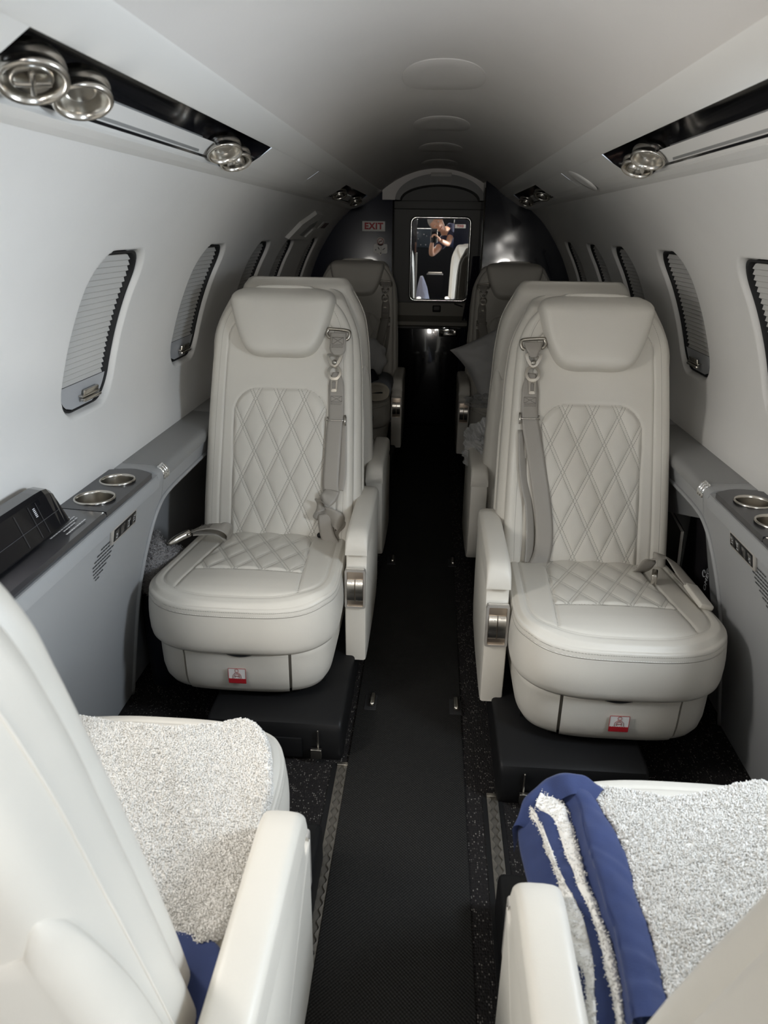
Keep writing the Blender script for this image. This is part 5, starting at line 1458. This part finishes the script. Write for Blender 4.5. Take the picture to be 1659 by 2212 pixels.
def roll(w, h, y0, y1, m, nm, e0=1.0):
    n = 44; a = np.linspace(0, 2 * PI, n, endpoint=False); rings = []
    for y, k in ((y0 + .004, .90), (y0 + .001, .96), (y0, 1.0), (y0 + .06, 1.01), ((y0 + y1) / 2, 1.0), (y1, 1.0)):
        x = w * np.sign(np.cos(a)) * np.abs(np.cos(a)) ** .8 * k; z = h + h * np.sin(a) * k * (1 + .04 * np.cos(3 * a))
        rings.append(np.stack([x, np.full(n, y), z], -1))
    V, F = loft(rings); return add(nm, V, F, m, rb)
roll(.058, .041, -.145, .16, M_cream, 'cream_lining'); 
n = 44; a = np.linspace(-.35, PI * .82, n); rings = []
for y in (-.128, .0, .16): rings.append(np.concatenate([np.stack([(.061 + .004) * np.cos(a), np.full(n, y + .03 * np.sin(a) * (y < -.1)), .041 + .047 * np.sin(a)], -1), np.stack([.056 * np.cos(a[::-1]), np.full(n, y + .03), .041 + .039 * np.sin(a[::-1])], -1)]))
V, F = loft(rings); add('outer_layer', V, F, M_bluegrey, rb)
prism('roll_slit', [(-.030, .037), (-.012, .041), (.018, .045), (.028, .043), (.026, .038), (.004, .037)], 'y', -.1462, -.1440, M_dark, 0, rb)
# tote on the floor between the far seats
tt = thing('tote_bag', 'brown patterned tote bag with a strap standing behind the left seat', 'bag', (-.34, 3.10, 0))
def tote(z0, z1, w, d, nm, m):
    rings = []
    for z in np.linspace(z0, z1, 8):
        k = 1 - .12 * ((z - z0) / (z1 - z0 + 1e-9)); P, _ = rrect3((0, 0), w * 2 * k, d * 2 * k, .03, lambda x, y: (x, y, z), 7); P[:, 0] += .004 * np.sin(P[:, 1] * 40 + z * 30); rings.append(P)
    V, F = loft(rings); return add(nm, V, F, m, tt)
tote(0, .24, .105, .07, 'bag_base', M_blackpl); tote(.24, .40, .095, .062, 'bag_body', mat('patterned_canvas', (.16, .12, .085), .8, noise=(55, .6), bump=(200, .3, .001)))
tote(.40, .43, .085, .055, 'bag_rim', M_bluegrey)
V, F = ribbonVF(smooth_path(np.array([(.07, -.060, .33), (.082, -.075, .26), (.10, -.085, .19), (.108, -.08, .14)]), 20), np.tile([.7, .7, 0], (20, 1)).astype(float), .022, .003); add('bag_strap', V, F, M_web, tt)
# clear plastic film over the hidden right seat and on the far right seat
def film(nm, lab, c, s_, seed):
    r = thing(nm, lab, 'plastic wrap', c, group='crumpled plastic wrapping'); rg = np.random.default_rng(seed)
    n, k = 56, 40; a = np.linspace(0, 2 * PI, n, endpoint=False); rings = []
    for t in np.linspace(.05, PI * .62, k):
        q = 1 + .55 * (vnoise(a * 1.9 + seed, np.full(n, t * 3.2)) - .45) + .30 * (vnoise(a * 5 + seed, np.full(n, t * 8)) - .5) + .14 * (vnoise(a * 12, np.full(n, t * 17 + seed)) - .5)
        rings.append(np.stack([s_[0] * q * math.sin(t) * np.cos(a), s_[1] * q * math.sin(t) * np.sin(a), s_[2] * (.36 + q * math.cos(t))], -1))
    V, F = loft(rings, True, False); V[:, 2] = np.maximum(V[:, 2], .001); add('film_sheet', V, F, M_film, r, smooth=False)
film('plastic_wrap', 'crumpled clear plastic film heaped on the hidden right seat beside its armrest', (.235, 2.52, .40), (.095, .13, .10), 3)
film('plastic_wrap', 'sheet of clear plastic film under the pillow on the far right seat', (.28, 3.50, .385), (.10, .09, .035), 8)
# grey fleece wedged between the left console and the seat
fl = thing('rolled_fleece', 'grey fleece roll wedged between the left console and the seat facing the camera', 'blanket', (-.715, 1.735, 0))
n = 40; rings = []
for t in np.linspace(0, 1, 26):
    z = .30 + .135 * math.sin(t * PI / 2) ; k = max(math.cos(t * PI / 2), .02) ** .55; a = np.linspace(0, 2 * PI, n, endpoint=False)
    rings.append(np.stack([.062 * k * np.cos(a) - .0 * t, .135 * k * np.sin(a) * (1 + .05 * np.sin(3 * a)) - .03 * t, np.full(n, z) - .10 * (np.sin(a) * .5 + .5) * (1) * (1 - t * .2)], -1))
V, F = loft(rings); V[:, 2] += .004 * (vnoise(V[:, 1] * 60, V[:, 0] * 60) - .5); add('fleece_top', V, F, M_fleece, fl)
P, N = V.copy(), None
c = np.array([0, 0, .25]); idx = rng.integers(0, len(V), 5200); jit = rng.normal(size=(5200, 3)) * .006; Pt = V[idx] + jit * np.array([.6, 1, .3]); Nn = (V[idx] - c) / np.array([.06, .13, .13]); Nn /= np.linalg.norm(Nn, axis=1)[:, None]
VT, QT = tufts(Pt, Nn, .0055, .0016, rng); tag(fastmesh('fleece_pile', VT, QT, M_fleece, fl), kind='stuff')
rings = [np.stack([.058 * k * np.cos(a), .125 * k * np.sin(a), np.full(n, z) - (.09 * (np.sin(a) * .5 + .5) if z > .2 else 0)], -1) for z, k in ((0, 1.0), (.15, 1.04), (.31, .98))]
V, F = loft(rings); add('navy_backing', V, F, M_navycloth, fl)
prism('navy_corner', [(-.135, .36), (-.10, .475), (-.075, .36)], 'x', -.03, -.015, M_blue, .002, fl)
# magazines standing in the right recess
def magazine(lab, c, w, h, t, yaw, lean, cover, pages=True):
    r = thing('magazine', lab, 'magazine', c, group='magazines in the right side pocket'); M = (Matrix.Rotation(yaw, 4, 'Z') @ Matrix.Rotation(lean, 4, 'Y'))
    def bx(nm, cc, s, m, par=r):
        bm = bmesh.new(); box_bm(bm, (0, 0, 0), s, 0); bmesh.ops.translate(bm, vec=Vector(cc), verts=bm.verts); bmesh.ops.transform(bm, matrix=M, verts=bm.verts); return from_bm(nm, bm, m, par)
    bx('front_cover', (-t / 2, 0, h / 2), (.0012, w, h), cover); bx('back_cover', (t / 2, 0, h / 2), (.0012, w, h), cover); bx('page_block', (0, .001, h / 2), (t * .8, w - .004, h - .004), M_paper)
    return r, M
M_cover = mat('dark_magazine_cover', (.022, .020, .022), .35, noise=(18, .5), coat=.4)
M_cover2 = mat('dark_brown_cover', (.035, .030, .028), .4, noise=(14, .6), coat=.3)
r1, M1 = magazine('dark magazine with a white brand name down its edge in the right side pocket', (.752, 1.80, .12), .24, .37, .006, math.radians(0), math.radians(0), M_cover)
o = text('cover_lettering', 'OMEGA', .021, M_whiteprint, r1, (0, 0, 0), (0, 0, 0), .0002, bold=.0003, spacing=1.1)
o.matrix_local = M1 @ Matrix(((0, 0, -1, -.0046), (0, 1, 0, -.062), (1, 0, 0, .225), (0, 0, 0, 1)))
V, F = tubeVF([(-.0046, -.040 + .009 * math.sin(t - PI / 2), .225 + .009 * math.cos(t - PI / 2)) for t in np.linspace(.6, 2 * PI - .6, 24)], .0014, 5); V = np.array([M1 @ Vector(v) for v in V]); add('cover_emblem', V, F, M_whiteprint, r1)
r2, M2 = magazine('second dark magazine with pale page edges in the right side pocket', (.728, 1.935, .10), .21, .335, .010, math.radians(-6), math.radians(-3), M_cover2)
# ------------------------------------------------------------------ the photographer, leaning in from the entrance door (seen in the mirror)
pr = thing('person', 'person in a navy shirt leaning in and holding up a phone, seen in the mirror', 'person', (.50, -.72, 0))
def skin_chain(name, verts, edges, m, parent, sub=2, root=0):
    me = bpy.data.meshes.new(name); me.from_pydata([v[:3] for v in verts], edges, []); me.update()
    o = bpy.data.objects.new(name, me); COL.objects.link(o); o.parent = parent; o.location = -root_loc(parent)
    md = o.modifiers.new('skin', 'SKIN'); md.use_smooth_shade = True
    for i, v in enumerate(verts):
        sv = me.skin_vertices[0].data[i]; r = v[3] if len(v) == 4 else (v[3], v[4]); sv.radius = r if isinstance(r, tuple) else (r, r); sv.use_root = (i == root)
    s_ = o.modifiers.new('sub', 'SUBSURF'); s_.levels = sub; s_.render_levels = sub
    me.materials.append(m); return o
# body: legs, pelvis, leaning trunk, neck, arms (one continuous surface)
B = [(.56, -.72, .80, .125, .10),      # 0 pelvis
     (.47, -.66, .94, .125, .095),     # 1 waist
     (.30, -.60, 1.07, .125, .09),     # 2 chest
     (.17, -.49, 1.15, .098, .070),    # 3 upper chest
     (.105, -.40, 1.19, .046, .046),    # 4 neck base
     (.065, -.340, 1.205, .048, .048), # 5 neck top
     (.60, -.82, .66, .085, .085), (.60, -.84, .40, .06, .06), (.60, -.82, .09, .042, .042), (.50, -.75, .045, .038, .03),   # 6-9 leg
     (.62, -.62, .66, .085, .085), (.63, -.60, .40, .06, .06), (.64, -.60, .09, .042, .042), (.55, -.53, .045, .038, .03),   # 10-13 leg
     (.09, -.42, 1.08, .048, .048), (.02, -.28, .97, .042, .042), (-.055, -.215, .905, .036, .036), (-.055, -.13, .99, .031, .031), (-.045, -.062, 1.065, .022, .026),   # 14-18 near arm, elbow hanging
     (.195, -.50, 1.20, .048, .048), (.17, -.385, 1.11, .042, .042), (.145, -.27, 1.03, .036, .036), (.10, -.16, 1.05, .031, .031), (.055, -.055, 1.075, .022, .026)]     # 19-23 far arm
Ed = [(0, 1), (1, 2), (2, 3), (3, 4), (4, 5), (0, 6), (6, 7), (7, 8), (8, 9), (0, 10), (10, 11), (11, 12), (12, 13), (3, 14), (14, 15), (15, 16), (16, 17), (17, 18), (3, 19), (19, 20), (20, 21), (21, 22), (22, 23)]
body = skin_chain('body', B, Ed, M_skin, pr)
# shirt and trousers: slightly larger skins over the same joints
g = .012
S = [(.56, -.72, .82, .138, .115), (.47, -.66, .94, .138, .108), (.30, -.60, 1.07, .153, .112), (.17, -.49, 1.15, .145, .110), (.112, -.41, 1.187, .066, .066), (.09, -.42, 1.08, .082, .082), (.028, -.305, .99, .062, .062), (.195, -.50, 1.20, .086, .086), (.165, -.375, 1.10, .066, .066)]
shirt = skin_chain('shirt', S, [(0, 1), (1, 2), (2, 3), (3, 4), (3, 5), (5, 6), (3, 7), (7, 8)], mat('navy_shirt', (.028, .032, .07), .8), pr)
T = [(.56, -.72, .79, .142, .118), (.60, -.82, .64, .098, .098), (.60, -.84, .40, .074, .074), (.60, -.82, .10, .060, .060), (.62, -.62, .64, .098, .098), (.63, -.60, .40, .074, .074), (.64, -.60, .10, .060, .060)]
trousers = skin_chain('trousers', T, [(0, 1), (1, 2), (2, 3), (0, 4), (4, 5), (5, 6)], mat('dark_trousers', (.02, .02, .024), .8), pr)
for nm, (x, y, dx, dy) in (('shoe', (.60, -.82, -.09, .06)), ('shoe', (.64, -.60, -.09, .06))):
    a = math.atan2(dy, dx); bm = bmesh.new(); box_bm(bm, (0, 0, 0), (.26, .095, .085), .035, 4); bmesh.ops.transform(bm, matrix=Matrix.Translation((x + dx * .6, y + dy * .6, .043)) @ Matrix.Rotation(a, 4, 'Z'), verts=bm.verts); from_bm(nm, bm, M_blackpl, pr, True, True)
# head: tilted towards the right shoulder, looking at the phone
def head():
    n, k = 36, 30; a = np.linspace(0, 2 * PI, n, endpoint=False); rings = []
    for t in np.linspace(.02, PI - .02, k):
        z = .125 * math.cos(t); r = math.sin(t)
        wx = .076 * (1 - .22 * sstep(-.02, -.12, z)); wy = .096 * (1 - .10 * sstep(-.02, -.12, z))
        x = wx * r * np.cos(a); y = wy * r * np.sin(a)
        f = np.maximum(np.sin(a), 0)
        y = y + f ** 30 * (.022 * np.exp(-((z + .012) / .020) ** 2) + .010 * np.exp(-((z - .012) / .03) ** 2)) - .009 * np.exp(-((z - .018) / .012) ** 2) * np.exp(-((np.abs(np.cos(a)) - .42) / .16) ** 2) * (np.sin(a) > 0) + .006 * f ** 8 * np.exp(-((z + .095) / .018) ** 2) + .004 * f ** 12 * np.exp(-((z + .056) / .010) ** 2)
        rings.append(np.stack([x, y, np.full(n, z)], -1))
    return loft(rings)
Hm = Matrix.Translation((-.002, -.285, 1.262)) @ Matrix.Rotation(math.radians(-52), 4, 'Y') @ Matrix.Rotation(math.radians(-12), 4, 'X')
def inhead(V): return np.array([Hm @ Vector(v) for v in V])
V, F = head(); hd = add('head', inhead(V), F, M_skin, pr, world=True)
n, k = 36, 14; a = np.linspace(0, 2 * PI, n, endpoint=False); rings = []
for t in np.linspace(.02, 1.35, k):
    z = .131 * math.cos(t); r = math.sin(t); back = 1 + .0 * a; lim = np.where(np.sin(a) > .35, .72, 1.12)
    tt = np.minimum(t * lim, 1.6); rings.append(np.stack([.0815 * np.sin(tt) * np.cos(a), .101 * np.sin(tt) * np.sin(a) - .002, .131 * np.cos(tt)], -1))
V, F = loft(rings, True, False); add('hair', inhead(V), F, M_hair, hd, world=True)
for sx in (-1, 1):
    V, F = latheVF([(.0001, -.008), (.016, -.006), (.022, .004), (.015, .010), (.0001, .006)], 18, ax=[[0, 0, sx], [.6, 0, 0], [0, 1.35, 0]]); V = V + np.array([sx * .076, -.006, -.005]); add('ear', inhead(V), F, M_skin, hd, world=True)
    V, F = latheVF([(.0001, .010), (.0075, .0066), (.010, 0), (.0001, -.006)], 16, ax=[[1, 0, 0], [0, 0, 1], [0, -.6, 0]]); V = V + np.array([sx * .031, .0835, .016]); add('eye', inhead(V), F, M_white, hd, world=True)
    V, F = latheVF([(.0001, .0026), (.0042, .0)], 14, ax=[[1, 0, 0], [0, 0, 1], [0, -1, 0]]); V = V + np.array([sx * .031, .0915, .016]); add('iris', inhead(V), F, M_dark, hd, world=True)
V, F = tubeVF([(x, .0865 - 9 * x * x, -.058 + 2 * x * x) for x in np.linspace(-.024, .024, 9)], .0045, 8); add('mouth', inhead(V), F, mat('lips', (.38, .14, .11), .5), hd, world=True)
# hands closed round the lower end of the phone
def hand(nm, w, pc, ax, ay, az, side):
    """wrist w, palm centre pc; ax across the knuckles, ay along the fingers, az out of the palm"""
    ax, ay, az = (np.array(v, float) / np.linalg.norm(v) for v in (ax, ay, az)); pc = np.array(pc, float); vs, es = [], []
    def v(p, r): vs.append((*p, r, r)); return len(vs) - 1
    w0 = v(w, .022); p0 = v(pc - ay * .015, .024); es.append((w0, p0))
    for i, (o, L) in enumerate(((-.030, .066), (-.010, .076), (.010, .071), (.028, .056))):
        k = v(pc + ax * o + ay * .030, .0105); es.append((p0, k))
        j = v(pc + ax * o * 1.05 + ay * (.030 + L * .40) + az * .010, .0088); es.append((k, j))
        d = v(pc + ax * o * 1.0 + ay * (.030 + L * .55) + az * (.010 + L * .34), .0080); es.append((j, d))
        e = v(pc + ax * o * .95 + ay * (.030 + L * .42) + az * (.012 + L * .55), .0066); es.append((d, e))
    t0 = v(pc + ax * side * .034 - ay * .004 + az * .012, .013); es.append((p0, t0))
    t1 = v(pc + ax * side * .046 + ay * .026 + az * .026, .0105); es.append((t0, t1)); t2 = v(pc + ax * side * .040 + ay * .050 + az * .034, .0085); es.append((t1, t2))
    return skin_chain(nm, vs, es, M_skin, pr)
hand('hand', (-.045, -.062, 1.065), (-.062, -.040, 1.095), (.15, .95, .25), (.50, .25, .85), (.80, -.35, -.45), -1)
hand('hand', (.055, -.055, 1.075), (.022, -.045, 1.100), (-.1, .90, .40), (-.70, .35, .60), (-.70, -.45, -.50), -1)
ph = thing('phone', 'black phone held up in front of the face of the person in the mirror', 'phone', (-.026, -.0135, 1.128))
rbox('phone_body', (0, 0, 0), (.076, .0085, .156), M_blackgloss, .004, ph)
rbox('phone_edge', (0, -.0002, 0), (.0775, .006, .1575), M_nickeldk, .003, ph)
# lilac grey bag standing behind the camera
bg_ = thing('garment_bag', 'lilac grey crumpled bag standing at the front of the aisle, seen in the mirror', 'bag', (-.115, -.50, 0))
n = 48; a = np.linspace(0, 2 * PI, n, endpoint=False); rings = []
for t in np.linspace(0, 1, 30):
    k = (1 - .85 * t ** 2.2); rings.append(np.stack([(.12 * np.cos(a)) * k * (1 + .22 * (vnoise(a * 2.1, np.full(n, t * 5)) - .5)) - .055 * t, .10 * np.sin(a) * k * (1 + .25 * (vnoise(a * 2.6 + 5, np.full(n, t * 6)) - .5)), np.full(n, .64 * t)], -1))
V, F = loft(rings); add('bag_body', V, F, M_bag, bg_)
# ------------------------------------------------------------------ camera
cam = bpy.data.cameras.new('camera'); co = bpy.data.objects.new('camera', cam); COL.objects.link(co)
R_ = Vector((0.99757051, 0.06860644, 0.01209305)); 
_R = np.array([0.99757051, 0.03657925, -0.0592878]); _F = np.array([0.06860644, -0.36811736, 0.92724472]); _U = np.array([0.01209305, -0.92905951, -0.36973259])
# columns: camera right / up / backward axes in the cabin frame
right = Vector((_R[0], _F[0], _U[0])); down = Vector((_R[1], _F[1], _U[1])); fwd = Vector((_R[2], _F[2], _U[2]))
Mc = Matrix(((right.x, -down.x, -fwd.x), (right.y, -down.y, -fwd.y), (right.z, -down.z, -fwd.z)))
co.matrix_world = Matrix.Translation((0, 0, CAMZ)) @ Mc.to_4x4()
cam.sensor_fit = 'VERTICAL'; cam.sensor_height = 24.0; cam.lens = 24.0 * 1534.0 / 2212.0
cam.clip_start = 0.02; cam.clip_end = 60
SC.camera = co
cam.dof.use_dof = True; cam.dof.focus_distance = 2.1; cam.dof.aperture_fstop = 5.0

# ------------------------------------------------------------------ light: daylight through the entrance door behind the camera on the right, and from the cockpit
W = bpy.data.worlds.new('world'); SC.world = W; W.use_nodes = True
bg = W.node_tree.nodes['Background']; bg.inputs['Color'].default_value = (0.80, 0.88, 1.0, 1); bg.inputs['Strength'].default_value = 0.6
def area(name, loc, target, sx, sy, power, color):
    l = bpy.data.lights.new(name, 'AREA'); l.shape = 'RECTANGLE'; l.size = sx; l.size_y = sy; l.energy = power; l.color = color
    o = bpy.data.objects.new(name, l); COL.objects.link(o); o.location = loc
    d = Vector(target) - Vector(loc); o.rotation_euler = d.to_track_quat('-Z', 'Y').to_euler(); return o
area('door_daylight', (.95, -.66, .95), (-.35, 1.2, .75), .66, 1.3, 34, (.76, .88, 1.0))
area('windscreen_daylight', (.0, -2.2, 1.47), (0, 1.6, .85), 1.5, .24, 66, (1.0, .96, .90))
area('left_window_daylight', (-.84, .885, 1.02), (.3, .95, .62), .20, .29, 6.6, (1.0, .96, .90))
area('right_window_daylight', (.84, .905, 1.02), (-.3, 1.05, .62), .20, .29, 10, (.80, .90, 1.0))

sp = bpy.data.lights.new('door_sunlight', 'SPOT'); sp.energy = 170; sp.color = (1.0, .90, .76); sp.spot_size = math.radians(34); sp.spot_blend = .5; sp.shadow_soft_size = .12
so = bpy.data.objects.new('door_sunlight', sp); COL.objects.link(so); so.location = (1.30, -.75, 1.20); so.rotation_euler = (Vector((.0, -.30, 1.10)) - Vector(so.location)).to_track_quat('-Z', 'Y').to_euler()
SC.cycles.max_bounces = 8; SC.cycles.diffuse_bounces = 5; SC.cycles.glossy_bounces = 4; SC.cycles.transmission_bounces = 4; SC.cycles.transparent_max_bounces = 8
SC.cycles.use_adaptive_sampling = True; SC.cycles.adaptive_threshold = 0.02
SC.cycles.caustics_reflective = False; SC.cycles.caustics_refractive = False
SC.view_settings.view_transform = 'Standard'; SC.view_settings.look = 'None'; SC.view_settings.gamma = 1.0
SC.view_settings.use_curve_mapping = False
SC.view_settings.exposure = 0.26
